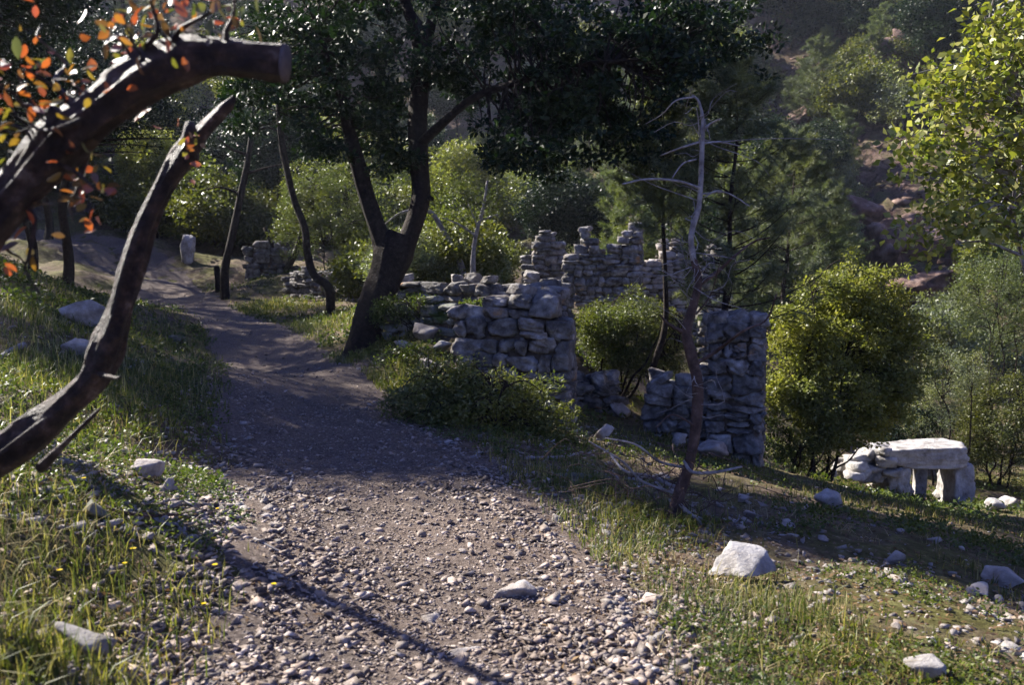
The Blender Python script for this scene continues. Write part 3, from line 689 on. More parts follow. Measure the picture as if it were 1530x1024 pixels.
for k, (px, py, w, lb) in enumerate([(1350, 745, 42, 'flat white rock in front of the tomb opening'), (1418, 752, 34, 'bluish white rock under the tomb corner'), (1490, 765, 30, 'small white boulder right of the tomb'), (1518, 762, 36, 'larger white boulder right of the tomb at the picture edge')]):
    boulder(px, py, w, (.9, .65), lb, M_white, 70 + k, 4, 9, .15)

for k, (px, py, w, lb) in enumerate([(1335, 405, 120, 'broad reddish outcrop above the rounded yellow green shrub'), (1290, 350, 90, 'dark jagged outcrop left of the overhanging shrub'), (1385, 450, 90, 'low reddish outcrop beside the feathery bush'), (1240, 300, 70, 'upright outcrop between the hillside pines'),
        (1390, 110, 130, 'purple grey crag high at the upper right'), (1450, 40, 120, 'pale crag near the top right corner'), (1310, 470, 70, 'dark outcrop just behind the rounded yellow green shrub'), (1200, 200, 60, 'small brown crag among pines high on the slope'), (1410, 380, 80, 'red brown ledge behind the overhanging shrub'), (1300, 60, 90, 'brown crag left of the purple grey one')]):
    boulder(px, py, w, (.8, .75), lb, M_scree, 500 + k, 5, 12, .25, name='rock_outcrop', rough=.42, tilt=.35)
gs = np.random.default_rng(91); kk = 0
for _ in range(500):
    if kk >= 46: break
    px, py = gs.uniform(180, 1500), gs.uniform(700, 1015)
    p = G(px, py); d = float(path_d(p[:1], p[1:2])[0])
    if px < 330 and py > 830: continue
    if gs.random() > (.9 if d > 0 else .35): continue
    w = gs.uniform(13, 26)
    boulder(px, py, w, (.8, .5), 'small loose grey stone lying on the path and its verges', M_rock, 200 + kk, 3, 9, .25, name='stone', rough=.05, group='small loose stones on the path and verges'); kk += 1

# ------------------------------------------------------------ stone tomb on the right
def tomb():
    base = np.array([*wxy(1372, 16), 0]); base[2] = h1(*base[:2]) - .05; zt = zy(666, 16)
    T = thing('stone_tomb', 'white stone tomb with square opening and thick slab roof', 'tomb', base)
    u = 16 / F; g = np.random.default_rng(3)
    def X(px): return (px - 1372) * u
    def Zp(py): return zy(py, 16) - base[2]
    def bl(name, x0, x1, y0, y1, z0, z1, k=12, rn=.0, ro=.05):
        v, f = block(g, (x1 - x0, y1 - y0, z1 - z0), k, rn, ro); mb = MB(); mb.add(v + base + np.array([(x0 + x1) / 2, (y0 + y1) / 2, (z0 + z1) / 2]), f)
        return obj(name, mb, M_white, T, smooth=True)
    zf = -.25
    bl('roof_slab', X(1328), X(1464), -.05, .8, Zp(706), Zp(672))
    bl('jamb', X(1336), X(1370), .0, .7, zf, Zp(703))
    bl('jamb', X(1438), X(1466), .02, .75, zf, Zp(703))
    bl('side_slab', X(1396), X(1413), .5, .68, zf, Zp(712))
    bl('rear_slab', X(1368), X(1398), .55, .72, zf, zf + .3)
    mb = MB()
    for i in range(46):
        s = g.random(); px = 1282 + 62 * g.random(); top = np.interp(px, [1282, 1300, 1330, 1345], [700, 682, 670, 690]); py = g.uniform(top + 4, 730)
        v, f = block(g, (g.uniform(.18, .42), g.uniform(.2, .4), g.uniform(.12, .24)), 3, .45, .1); mb.add(v @ rotm(g, .1).T + base + np.array([X(px), g.uniform(.05, .65), Zp(py)]), f)
    obj('rubble_side', mb, M_white, T, smooth=True)
tomb()
def post(px, py, h, d, label, name='stone_post', w=.1, m=None):
    p = G(px, py); mb = MB(); g = np.random.default_rng(int(px)); v, f = block(g, (w, w * .8, h), 5, .2, .06)
    mb.add(v + p + np.array([0, 0, h / 2 - .04]), f); tag(obj(name, mb, m or M_white, origin=p, smooth=True), label, 'post')
post(1247, 722, .26, 0, 'thin upright stone post left of the tomb', w=.07)
p = G(281, 392); q = (p - CAM) @ FWD / F; v, f = block(gw, (18 * q, 16 * q, 42 * q), 5, .3, .1); mb = MB(); z = h1(p[0], p[1]); mb.add(v + np.array([p[0], p[1], z + 18 * q]), f)
tag(obj('standing_stone', mb, M_white, origin=(p[0], p[1], z), smooth=True), 'upright bright stone by the bend of the path', 'stone')

# ------------------------------------------------------------ trees
def wander(p0, p1, n, g, amp):
    t = np.linspace(0, 1, n)[:, None]; P = p0 + (p1 - p0) * t; L = np.linalg.norm(p1 - p0)
    P[1:-1] += g.normal(size=(n - 2, 3)) * amp * L; return P
def limb_px(pts): return np.array([W(*p[:3]) for p in pts]), np.array([p[3] / 2 / F * p[2] for p in pts])

def forked_oak():
    g = np.random.default_rng(21); base = W(545, 525, 14.5); base[2] = h1(base[0], base[1]) - .05
    T = thing('forked_tree', 'large dark tree with forked leaning trunk beside the path', 'tree', base)
    def L(name, pts, seg=14, rough=.22):
        P, r = limb_px(pts); mb = MB(); tube(mb, P, r, seg, 7, rough); return P, obj(name, mb, M_bark_dark, T, smooth=True)
    L('trunk', [(538, 545, 14.4, 58), (545, 505, 14.4, 47), (560, 455, 14.4, 44), (580, 405, 14.4, 46), (590, 375, 14.4, 52), (600, 350, 14.4, 34)], 20, .3)
    ends = []
    for pts in [
        [(578, 385, 14.4, 34), (565, 345, 14.4, 27), (548, 295, 14.4, 25), (532, 235, 14.3, 23), (520, 190, 14.2, 20), (512, 150, 14.0, 15), (490, 90, 13.8, 10), (470, 30, 13.6, 7)],
        [(600, 385, 14.4, 34), (618, 335, 14.5, 30), (628, 290, 14.5, 30), (627, 240, 14.6, 30), (624, 180, 14.7, 28), (628, 110, 14.8, 26), (630, 60, 14.8, 28), (612, 20, 14.9, 17), (590, -40, 15, 14)],
        [(630, 75, 14.8, 20), (645, 30, 14.8, 16), (660, -40, 14.8, 13)],
        [(626, 215, 14.6, 16), (660, 185, 14.3, 14), (710, 145, 14, 12), (780, 120, 13.6, 10), (880, 95, 13.2, 8), (980, 90, 13, 5)],
        [(626, 130, 14.7, 14), (670, 100, 15.2, 12), (720, 75, 15.7, 10), (800, 40, 16, 8), (900, 20, 16.4, 5)],
        [(600, 60, 14.9, 10), (578, 90, 14.9, 8), (560, 130, 14.6, 6)],
        [(560, 20, 14.9, 12), (595, 10, 15, 12), (480, -30, 15, 8)],
        [(630, 290, 14.5, 24), (642, 296, 14.45, 10), (646, 297, 14.4, 7)]]:
        P, o = L('limb', pts, 10); ends.append(P)
    # crown: sprays of leaves carried on thin branchlets
    C = []
    def blob(px, py, d, rx, ry, rz, n, lump=.5):
        c = W(px, py, d); C.append(shell_points(c, (rx, ry, rz), n, g, .15, lump, int(px), -.25))
    blob(480, 60, 14.0, 1.5, 1.6, 1.3, 100); blob(430, 150, 13.6, 1.0, 1.2, .8, 42); blob(545, 175, 14.2, .75, 1.0, .75, 45)
    blob(660, 130, 14.8, .6, .9, .8, 22); blob(780, 50, 14.2, 1.5, 1.6, 1.3, 105); blob(830, 175, 13.6, 1.2, 1.3, .85, 90); blob(950, 90, 13.6, 1.5, 1.5, 1.3, 120)
    blob(800, 240, 13.4, .9, 1, .35, 30); blob(1060, 60, 13.8, 1.0, 1.3, 1.0, 55); blob(960, 215, 13.6, .7, 1, .6, 25); blob(600, -60, 15, 2.2, 2.0, 1.0, 70); blob(590, 240, 14.3, .35, .6, .35, 8); blob(470, 215, 13.9, .5, .7, .3, 12)
    C = np.vstack(C); mb = MB(); tw = MB()
    C = C[g.random(len(C)) < .8]; clumps(mb, C, .235, 80, .1, .055, g, up=.5, flat=.55)
    al = np.vstack([_cr(e, 8) for e in ends])
    for c in C[g.random(len(C)) < .5]:
        k = np.argsort(((al - c) ** 2).sum(1))[:6][g.integers(0, 6)]; a = al[k]
        if np.linalg.norm(a - c) > 3: continue
        tube(tw, wander(a, c, 4, g, .08), [.022, .015, .009, .004], 5, 3, 0, False)
    obj('branchlets', tw, M_bark_dark, T, smooth=True)
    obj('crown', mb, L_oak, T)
forked_oak()

def tree(name, label, base, height, rt, crowns, lm, bm, g, ls=.07, lw=.035, per=70, cr=.3, lean=(0, 0), cat='tree', group=None, stems=1, nbr=.6, up=.5, low=-.7, lump=.5, hole=-.28, inner=.25, seg=8):
    """crowns: (dx,dy,dz,rx,ry,rz,n)"""
    base = np.array(base, float); T = thing(name, label, cat, base, group)
    tk = MB(); lv = MB(); sk = []
    for s in range(stems):
        off = g.normal(size=3) * .12 * (stems > 1) * [1, 1, 0]; tip = base + off * 4 + np.array([lean[0], lean[1], height])
        P = wander(base + off - [0, 0, .25], tip, 7, g, .025); r = np.linspace(rt, rt * .25, 7); r[0] *= 1.35
        tube(tk, P, r / math.sqrt(stems), seg, 5, .2); sk.append(_cr(P, 6))
    sk = np.vstack(sk); CC = []
    for i, (dx, dy, dz, rx, ry, rz, n) in enumerate(crowns):
        CC.append(shell_points(base + [dx, dy, dz], (rx, ry, rz), n, g, inner, lump, int(g.integers(1e4)), hole, low))
    C = np.vstack(CC); clumps(lv, C, cr, per, ls, lw, g, up)
    for c in C[g.random(len(C)) < nbr]:
        q = sk[(sk[:, 2] < c[2] + .1)]; q = q if len(q) else sk
        a = q[np.argmin(((q - c) ** 2).sum(1) + g.random(len(q)) * .4)]
        m_ = (a + c) / 2 + np.array([0, 0, .1]); L = np.linalg.norm(c - a)
        tube(tk, np.array([a, m_, c]), [min(rt * .3, .012 * L + .004), .006 + .004 * L, .003], 5, 3, 0, False)
    obj('trunk', tk, bm, T, smooth=True); obj('crown', lv, lm, T); return T

def at_ground(px, d):
    p = wxy(px, d); return np.array([p[0], p[1], h1(*p)])
g = np.random.default_rng(33)
# shade trees standing left of the path: their crowns fill the top left corner and shade the path
for (x, y, hh, cr, lb) in [(-7.8, 12.4, 5.0, [(0, 0, 4.2, 2.2, 2.0, 1.4, 230), (4.3, -3.2, 6.0, 1.1, .9, .7, 60), (4.9, -1.9, 6.0, 1.2, 1.0, .8, 60), (1.3, -.3, 4.2, 1.4, 1.4, .9, 70), (3.4, -.6, 6.0, 2.0, 1.5, 1.0, 170), (1.2, 0, 5.8, 1.6, 1.6, 1.0, 90), (4.6, 1.5, 6.6, 1.8, 1.6, 1.0, 110)], 'dark leafy tree crown filling the upper left behind the arching limb'),
                           (-11.3, 18.6, 6.2, [(0, 0, 5.0, 3.0, 2.4, 1.7, 330)], 'tall dark tree behind the first shade tree at the upper left'),
                           (-12.5, 25.5, 7.5, [(0, 0, 6.0, 2.8, 2.6, 1.9, 260), (2.4, 0, 5, 1.6, 1.8, 1.4, 80)], 'tall tree over the bend of the path at far left'),
                           (-17.5, 34.5, 8, [(0, 0, 6.0, 3.2, 3.0, 2.2, 300)], 'broad dark tree uphill from the upright bright stone'), (-15.2, 21.8, 6.5, [(0, 0, 5.0, 3.0, 2.8, 1.8, 260)], 'dark tree on the bank far left of the path'), (-12.5, 15.2, 6.0, [(0, 0, 4.6, 2.4, 2.2, 1.5, 200)], 'dark tree hidden behind the arching limb on the left bank'),
                           (-14.8, 28.0, 7.0, [(0, 0, 5.6, 2.8, 2.6, 1.9, 230)], 'dark tree beside the upper bend of the path'), (-12.4, 21.6, 6.2, [(.4, 0, 5.2, 2.2, 2.2, 1.5, 170)], 'small dark tree between the shade trees left of the path'), (-20, 31.5, 8, [(0, 0, 5.6, 3.2, 3.0, 2.2, 250)], 'wide dark tree far up the left bank'),
                           (-22.5, 39.5, 8, [(0, 0, 5.5, 3.4, 3.0, 2.4, 300)], 'spreading tree above the highest stretch of the path')]:
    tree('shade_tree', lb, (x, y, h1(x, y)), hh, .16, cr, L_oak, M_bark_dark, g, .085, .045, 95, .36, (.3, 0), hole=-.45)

tree('shade_tree', 'slim tree standing left of the arching limb, mostly beyond the picture edge', (-4.6, 6.15, h1(-4.6, 6.15)), 4.4, .085, [(-2.6, 1.2, 2.6, .5, .4, .5, 26)], L_oak, M_bark_dark, g, .07, .04, 60, .28)
# slender trees behind the path
def thin_stem(name, label, pts, m, crown=None, lm=None, base=True, seg=10, extra=(), per=60, cr=.25, ls=.06, lw=.03, cat='tree'):
    P, r = limb_px(pts); b = P[0].copy(); z = h1(b[0], b[1]); 
    if z < b[2]: P = np.vstack([[b[0], b[1], z - .1], P]); r = np.r_[r[0] * 1.1, r]
    T = thing(name, label, cat, (b[0], b[1], z)); mb = MB(); tube(mb, P, r, seg, 6, .18)
    obj('trunk', mb, m, T, smooth=True)
    for e in extra:
        Q, q = limb_px(e); mb = MB(); tube(mb, Q, q, 6, 5, .1); obj('branch', mb, m, T, smooth=True)
    if crown:
        lv = MB(); C = np.vstack([shell_points(W(*c[:3]), c[3:6], c[6], g, .2, .5, int(c[0]), -.28) for c in crown]); clumps(lv, C, cr, per, ls, lw, g); obj('crown', lv, lm, T)
    return T
thin_stem('slender_tree', 'slender S curved dark tree between the leaning trunk and the forked tree', [(492, 432, 20.5, 14), (470, 412, 20.5, 12), (460, 380, 20.5, 11), (455, 340, 20.5, 11), (440, 300, 20.5, 10), (428, 250, 20.5, 10), (420, 205, 20.5, 10), (415, 130, 20.5, 8)], M_bark_dark,
          [(420, 130, 20.5, 1.4, 1.4, 1.3, 80), (400, 60, 20.5, 1.6, 1.4, 1.3, 70)], L_oak)
thin_stem('slender_tree', 'straight dark trunk leaning right with bare side twigs beyond the path', [(336, 405, 27, 13), (345, 360, 27, 12), (360, 290, 27, 10), (372, 230, 27, 9), (378, 180, 27, 7), (380, 120, 27, 5)], M_bark_dark,
          [(380, 105, 27, 2.0, 1.8, 1.4, 80)], L_olive, extra=[[(372, 232, 27, 6), (345, 222, 27, 4), (325, 205, 27, 2)], [(376, 200, 27, 5), (400, 190, 27, 4), (430, 205, 27, 2)], [(366, 260, 27, 5), (400, 250, 27, 3), (425, 245, 27, 2)], [(360, 290, 27, 5), (330, 280, 27, 3), (300, 285, 27, 2)]])
thin_stem('slender_tree', 'thin grey trunk behind the low tumbled wall, almost bare', [(707, 412, 19, 9), (708, 370, 19, 7), (714, 340, 19, 6), (722, 310, 19, 5), (728, 270, 19, 3)], M_bark_grey, [(715, 300, 19, .9, .8, .6, 26)], L_bright,
          extra=[[(710, 352, 19, 4), (685, 335, 19, 3), (660, 325, 19, 2)], [(716, 330, 19, 4), (745, 320, 19, 2)], [(714, 340, 19, 3), (700, 305, 19, 2)]], ls=.05, lw=.03)
thin_stem('slender_tree', 'grey leaning stem seen through the right fork limb', [(690, 400, 20, 10), (665, 350, 20, 8), (640, 315, 20, 7), (600, 318, 20, 4), (575, 335, 20, 2)], M_bark_grey, [(620, 290, 20, 1.0, .8, .5, 26)], L_bright, ls=.05, lw=.03)
thin_stem('slender_tree', 'short dark stump like sapling at the right edge of the far path', [(328, 432, 29, 11), (326, 415, 29, 10), (323, 398, 29, 8)], M_bark_dark)
thin_stem('slender_tree', 'pair of thin trunks rising beside the shaded wall block', [(420, 415, 31, 12), (438, 385, 31, 10), (450, 350, 31, 8), (455, 310, 31, 5)], M_bark_dark, extra=[[(420, 415, 31, 10), (412, 380, 31, 8), (395, 340, 31, 5)]])

# ---------- foreground: arching limb and bent trunk
def fore():
    g = np.random.default_rng(77)
    pts = [(-420, 900, 2.3, 105), (-230, 590, 2.3, 92), (-90, 415, 2.3, 80), (-15, 328, 2.3, 68), (35, 275, 2.3, 60), (92, 212, 2.3, 76), (150, 165, 2.3, 62), (210, 122, 2.3, 72), (270, 95, 2.3, 74), (325, 86, 2.3, 58), (385, 90, 2.3, 54), (425, 94, 2.3, 56)]
    P, r = limb_px(pts); z = h1(P[0][0], P[0][1]); T = thing('arching_tree', 'thick dark limb arching in from the left edge, sawn tip, red and orange leaves', 'tree', (P[0][0], P[0][1], z))
    if P[0][2] > z: P = np.vstack([[P[0][0] - .1, P[0][1], z - .1], P]); r = np.r_[r[0] * 1.2, r]
    mb = MB(); tube(mb, P, r, 36, 16, .3); obj('trunk', mb, M_bark_red, T, smooth=True)
    pts_c = _cr(P, 12)
    e = P[-1]; dr = unit(P[-1] - P[-2]); mb = MB(); tube(mb, np.array([e - dr * .002, e + dr * .006]), [r[-1] * 1.02, r[-1] * 1.0], 28, 1); obj('cut_face', mb, M_cut, T)
    tw = MB(); lv = MB(); bases = []
    for (x0, y0, x1, y1, n, bw) in [(180, 100, 290, -40, 34, .14), (250, 80, 320, -30, 22, .12), (110, 160, 60, 40, 22, .12), (90, 170, -40, 130, 26, .1), (120, 180, 20, 200, 20, .1), (140, 140, 240, 30, 30, .1), (130, 220, 110, 330, 26, .07), (60, 260, 160, 290, 18, .08), (340, 70, 350, -30, 10, .08), (30, 300, 60, 440, 5, .05), (-20, 330, 40, 400, 6, .06)]:
        a = W(x0, y0, 2.3 + g.normal() * .05); b = W(x1, y1, 2.25 + g.normal() * .12); tube(tw, wander(a, b, 5, g, .07), [.009, .007, .005, .003, .002], 6, 3, 0, False)
        t = g.random(n) ** .7; Pp = a + (b - a) * t[:, None] + g.normal(size=(n, 3)) * bw * .55
        ax = unit((b - a) / np.linalg.norm(b - a) * .3 + g.normal(size=(n, 3))); leaves(lv, Pp, ax, np.array([0, 0, .6]) + .8 * g.normal(size=(n, 3)), g.uniform(.028, .055, n), g.uniform(.016, .026, n), True)
    for _ in range(30):
        k = g.integers(22, len(pts_c) - 22); a = pts_c[k] + [0, 0, .03]; e = a + unit(np.array([g.normal() * .8, g.normal() * .5, abs(g.normal()) + .3])) * g.uniform(.05, .2); tube(tw, wander(a, e, 4, g, .12), [.006, .004, .003, .0015], 5, 3, 0, False)
        n = int(g.integers(2, 7)); leaves(lv, e + g.normal(size=(n, 3)) * .025, g.normal(size=(n, 3)), np.array([0, 0, .8]) + g.normal(size=(n, 3)), g.uniform(.018, .042, n), g.uniform(.01, .02, n), True)
    obj('twigs', tw, M_bark_red, T, smooth=True); obj('foliage', lv, L_autumn, T)
    for (x0, y0, x1, y1, w0) in [(95, 205, 75, 160, 40), (268, 92, 262, 55, 34), (212, 122, 200, 92, 22), (330, 90, 342, 62, 20)]:
        kn = MB(); tube(kn, np.array([W(x0, y0, 2.3), W((x0 + x1) / 2 + 3, (y0 + y1) / 2, 2.28), W(x1, y1, 2.27)]), np.array([w0, w0 * .7, w0 * .35]) / 2 / F * 2.3, 10, 6, .3); obj('branch_stub', kn, M_bark_red, T, smooth=True)
    pts = [(-420, 860, 3.0, 100), (-180, 785, 3.0, 84), (-60, 712, 3.0, 70), (15, 668, 3.0, 62), (52, 642, 3.0, 58), (92, 610, 3.0, 42), (138, 568, 3.0, 38), (160, 520, 3.0, 46), (178, 465, 3.0, 35), (197, 400, 3.0, 39), (218, 335, 3.0, 30), (244, 280, 3.0, 28), (274, 232, 3.0, 38), (298, 200, 3.0, 24), (328, 168, 3.0, 19), (340, 156, 3.0, 16), (350, 144, 3.0, 6)]
    P, r = limb_px(pts); z = h1(P[0][0], P[0][1]); T = thing('bent_tree', 'bent reddish trunk curving up from the left edge to a broken pointed tip', 'tree', (P[0][0], P[0][1], z))
    if P[0][2] > z: P = np.vstack([[P[0][0] - .1, P[0][1], z - .1], P]); r = np.r_[r[0] * 1.2, r]
    mb = MB(); tube(mb, P, r, 34, 14, .36); obj('trunk', mb, M_bark_red, T, smooth=True)
    for e in [[(282, 235, 3, 30), (284, 200, 2.95, 22), (283, 182, 2.95, 12)], [(150, 560, 2.95, 10), (172, 565, 2.9, 6), (180, 563, 2.88, 3)], [(60, 700, 2.9, 18), (100, 660, 2.85, 9), (135, 625, 2.85, 7), (150, 610, 2.85, 4)]]:
        Q, q = limb_px(e); mb = MB(); tube(mb, Q, q, 8, 5, .2); obj('branch_stub', mb, M_bark_red, T, smooth=True)
    lv = MB(); n = 16; Pp = np.array([W(g.normal() * 12 + 285, g.normal() * 22 + 215, 2.9) for _ in range(n)])
    leaves(lv, Pp, g.normal(size=(n, 3)), g.normal(size=(n, 3)), g.uniform(.02, .04, n), g.uniform(.012, .02, n), True); obj('foliage', lv, L_autumn, T)
fore()

# ---------- dead pine sapling
def dead_pine():
    g = np.random.default_rng(88); d = 6.5; b = W(1012, 765, d); b[2] = h1(b[0], b[1])
    T = thing('dead_pine', 'bare dead pine sapling with silvery top and hooked tip', 'dead tree', b)
    def L(name, pts, m, seg=10, ro=.15):
        P, r = limb_px([(x, y, d + (k if len(q) > 3 else 0), w * .8) for q in pts for (x, y, w, k) in [(*q, 0)[:4] if len(q) == 3 else q]]); mb = MB(); tube(mb, P, r, seg, 7, ro); return obj(name, mb, m, T, smooth=True)
    L('trunk', [(1008, 780, 26), (1015, 740, 23), (1030, 690, 19), (1040, 630, 20), (1042, 575, 20), (1034, 535, 21), (1026, 495, 18), (1036, 455, 15), (1044, 420, 13), (1036, 385, 12)], M_bark_deadlow, 14, .3)
    L('leader', [(1036, 390, 12), (1033, 350, 11), (1044, 310, 10), (1047, 270, 10), (1049, 220, 9), (1050, 180, 7), (1044, 152, 5), (1034, 142, 4)], M_bark_grey, 12, .1)
    br = [([(1048, 282, 6), (1010, 270, 5), (965, 268, 4), (930, 275, 3)], 0), ([(1050, 195, 6), (1060, 186, 5), (1075, 178, 4)], 0), ([(1048, 215, 5), (1075, 212, 4), (1105, 218, 2)], 0), ([(1046, 212, 5), (1020, 220, 4), (988, 232, 3)], 0),
          ([(1040, 238, 4), (1020, 245, 3), (1003, 268, 2)], 0), ([(1036, 145, 4), (1010, 150, 3), (990, 170, 2), (965, 185, 1.5)], 0), ([(1049, 290, 4), (1085, 288, 3), (1120, 308, 2)], 0), ([(1052, 295, 3), (1075, 285, 3), (1110, 300, 1.5)], 0),
          ([(1042, 425, 11), (1070, 408, 8), (1095, 385, 5), (1125, 362, 4), (1150, 355, 3)], 1), ([(1028, 500, 9), (1000, 485, 6), (985, 470, 3)], 1), ([(1036, 545, 9), (1070, 525, 7), (1110, 495, 5), (1145, 478, 4), (1160, 440, 3)], 1),
          ([(1022, 690, 6), (1035, 706, 7), (1070, 706, 6), (1108, 698, 4)], 2), ([(1010, 750, 8), (1040, 775, 6), (1070, 798, 5), (1100, 780, 3), (1105, 770, 2)], 2), ([(1012, 730, 8), (970, 712, 6), (935, 705, 5), (912, 680, 4)], 2), ([(1015, 740, 7), (960, 720, 5), (930, 690, 4), (880, 660, 3)], 2),
          ([(1026, 700, 6), (985, 690, 5), (950, 665, 4), (905, 655, 3)], 2), ([(1010, 760, 6), (1080, 790, 4), (1092, 802, 3)], 2), ([(1044, 640, 5), (1005, 620, 3), (980, 640, 2)], 1), ([(1040, 470, 4), (1062, 440, 3), (1075, 395, 2)], 1)]
    for pts, k in br:
        pts = [(x, y, w, (g.normal() * .15 if i else 0)) for i, (x, y, w) in enumerate(pts)]
        L('branch', pts, [M_bark_grey, M_bark_deadlow, M_bark_grey][k], 7, .12)
    tw = MB()
    for _ in range(60):   # fine dead twigs round the foot
        a = W(g.uniform(900, 1060), g.uniform(660, 770), d + g.normal() * .2); e = a + g.normal(size=3) * [.3, .2, .14]; e[2] = max(e[2], h1(e[0], e[1]) + .02); tube(tw, wander(a, e, 5, g, .1), [.005, .004, .003, .003, .002], 5, 3, 0, False)
    obj('dead_twigs', tw, M_bark_deadlow, T, smooth=True); tw = MB()
    for _ in range(48):
        y0 = g.uniform(170, 640); a = W(float(np.interp(y0, [142, 270, 350, 455, 535, 640], [1044, 1047, 1033, 1036, 1034, 1040])), y0, d); e = a + g.normal(size=3) * [.28, .25, .15]; tube(tw, wander(a, e, 4, g, .1), [.004, .003, .002, .0015], 4, 3, 0, False)
    obj('fine_twigs', tw, M_bark_grey, T, smooth=True)
dead_pine()

# ---------- shrubs with their own place in the picture
def shrub(name, label, px, pybase, d, w, hpx, lm, g, n=260, per=70, ls=.045, lw=.024, cr=.17, depth=1.0, bm=None, cat='shrub', lump=.5, group=None, stems=4, inner=.45, low=-.8):
    b = at_ground(px, d); r = w / 2 / F * d; hh = hpx / F * d; top = zy(pybase, d) + hh; bot = zy(pybase, d)
    cz = (top + bot) / 2 - b[2]
    return tree(name, label, b, max(cz + hh * .2, .3), .05, [(0, 0, cz, r, r * depth, hh / 2, n)], lm, bm or M_bark_dark, g, ls, lw, per, cr, stems=stems, cat=cat, lump=lump, hole=-.42, inner=inner, group=group, low=low)
g = np.random.default_rng(44)
def multi(name, label, d, blobs, lm, g, ls, lw, per, cr, cat='shrub', bm=None, stems=5, up=.5, lump=.45, rt=.06, bx=None):
    """blobs: (px, py, width px, height px, n)"""
    px = bx or blobs[0][0]; b = at_ground(px, d); cr_ = []
    for (x, y, w, h, n) in blobs:
        c = W(x, y, d); cr_.append((c[0] - b[0], 0, c[2] - b[2], w / 2 / F * d, w / 2 / F * d, h / 2 / F * d, n))
    hh = max(q[2] + q[5] * .5 for q in cr_)
    return tree(name, label, b, hh, rt, cr_, lm, bm or M_bark_dark, g, ls, lw, per, cr, stems=stems, cat=cat, lump=lump, hole=-.4, inner=.4, up=up, low=-.9)
multi('mastic_shrub', 'large rounded yellow green shrub right of the tall wall stub', 14.2, [(1262, 440, 120, 90, 85), (1195, 500, 90, 100, 70), (1305, 490, 120, 110, 95), (1345, 560, 80, 120, 75), (1180, 585, 75, 110, 60), (1250, 560, 130, 130, 110), (1235, 655, 80, 70, 60), (1310, 620, 80, 70, 45), (1215, 610, 70, 80, 40)], L_mastic, g, .06, .034, 80, .15, 'shrub', lump=1.3, bx=1225)
multi('rounded_shrub', 'bright green rounded shrub between the wall ends', 15.5, [(945, 510, 140, 140, 260), (905, 490, 80, 90, 70), (990, 520, 90, 110, 80)], L_olive, g, .045, .022, 80, .15)
multi('leafy_bush', 'small vivid green bush against the left side of the rounded shrub', 15.0, [(905, 488, 70, 60, 60), (900, 520, 60, 60, 30)], L_bright, g, .05, .026, 60, .15)
multi('mossy_clump', 'low mossy green clump growing on the short terrace wall', 14.0, [(620, 458, 90, 34, 60), (580, 470, 60, 40, 30)], L_weed, g, .04, .024, 50, .12, 'ground plant', rt=.02)
multi('mossy_clump', 'leafy weeds between the forked trunk and the stout wall end', 12.6, [(610, 545, 110, 60, 70), (650, 560, 60, 60, 40)], L_weed, g, .04, .024, 50, .12, 'ground plant', rt=.02)
multi('dark_bush', 'dense dark green bush at the foot of the stout wall end', 9.6, [(720, 615, 170, 110, 190), (645, 600, 120, 90, 100), (795, 640, 120, 90, 90), (690, 575, 60, 60, 30), (760, 590, 60, 60, 30)], L_olive, g, .05, .022, 55, .13, lump=1.0)
multi('leafy_bush', 'sunlit yellow green bush behind the slender curved tree', 30, [(500, 300, 150, 120, 200), (450, 340, 90, 110, 70), (545, 350, 80, 90, 60)], L_bright, g, .07, .04, 75, .26)
multi('grey_shrub', 'grey green shrub between the rounded yellow one and the tomb', 19, [(1420, 560, 110, 90, 120), (1390, 620, 90, 80, 60)], L_grey, g, .04, .016, 90, .17)
multi('leafy_bush', 'dull green bush rising behind the tomb at the right edge', 20, [(1500, 640, 130, 160, 220), (1450, 650, 70, 120, 50)], L_olive, g, .05, .026, 80, .2)
multi('leafy_bush', 'low shaded bush behind the tomb and beside the grey shrub', 19.5, [(1350, 640, 140, 90, 110)], L_oak, g, .05, .026, 80, .18)
multi('leafy_bush', 'low bush in the dark hollow beside the tall wall stub', 14.5, [(1190, 670, 90, 60, 50), (1220, 690, 60, 40, 20)], L_weed, g, .04, .02, 60, .12)
multi('overhanging_shrub', 'yellow green broad leaved shrub leaning in from the right edge', 8.0, [(1490, 200, 190, 300, 110), (1365, 240, 100, 120, 22), (1400, 150, 110, 110, 20), (1520, 60, 150, 150, 50), (1430, 330, 170, 120, 36)], L_yellow, g, .075, .055, 17, .2, 'shrub', M_bark_grey, up=.3, lump=.6, bx=1690, stems=3)
multi('leafy_bush', 'green feathery bush low behind the overhanging shrub', 24, [(1480, 440, 150, 130, 150), (1520, 510, 100, 60, 40)], L_pine, g, .08, .02, 70, .3)

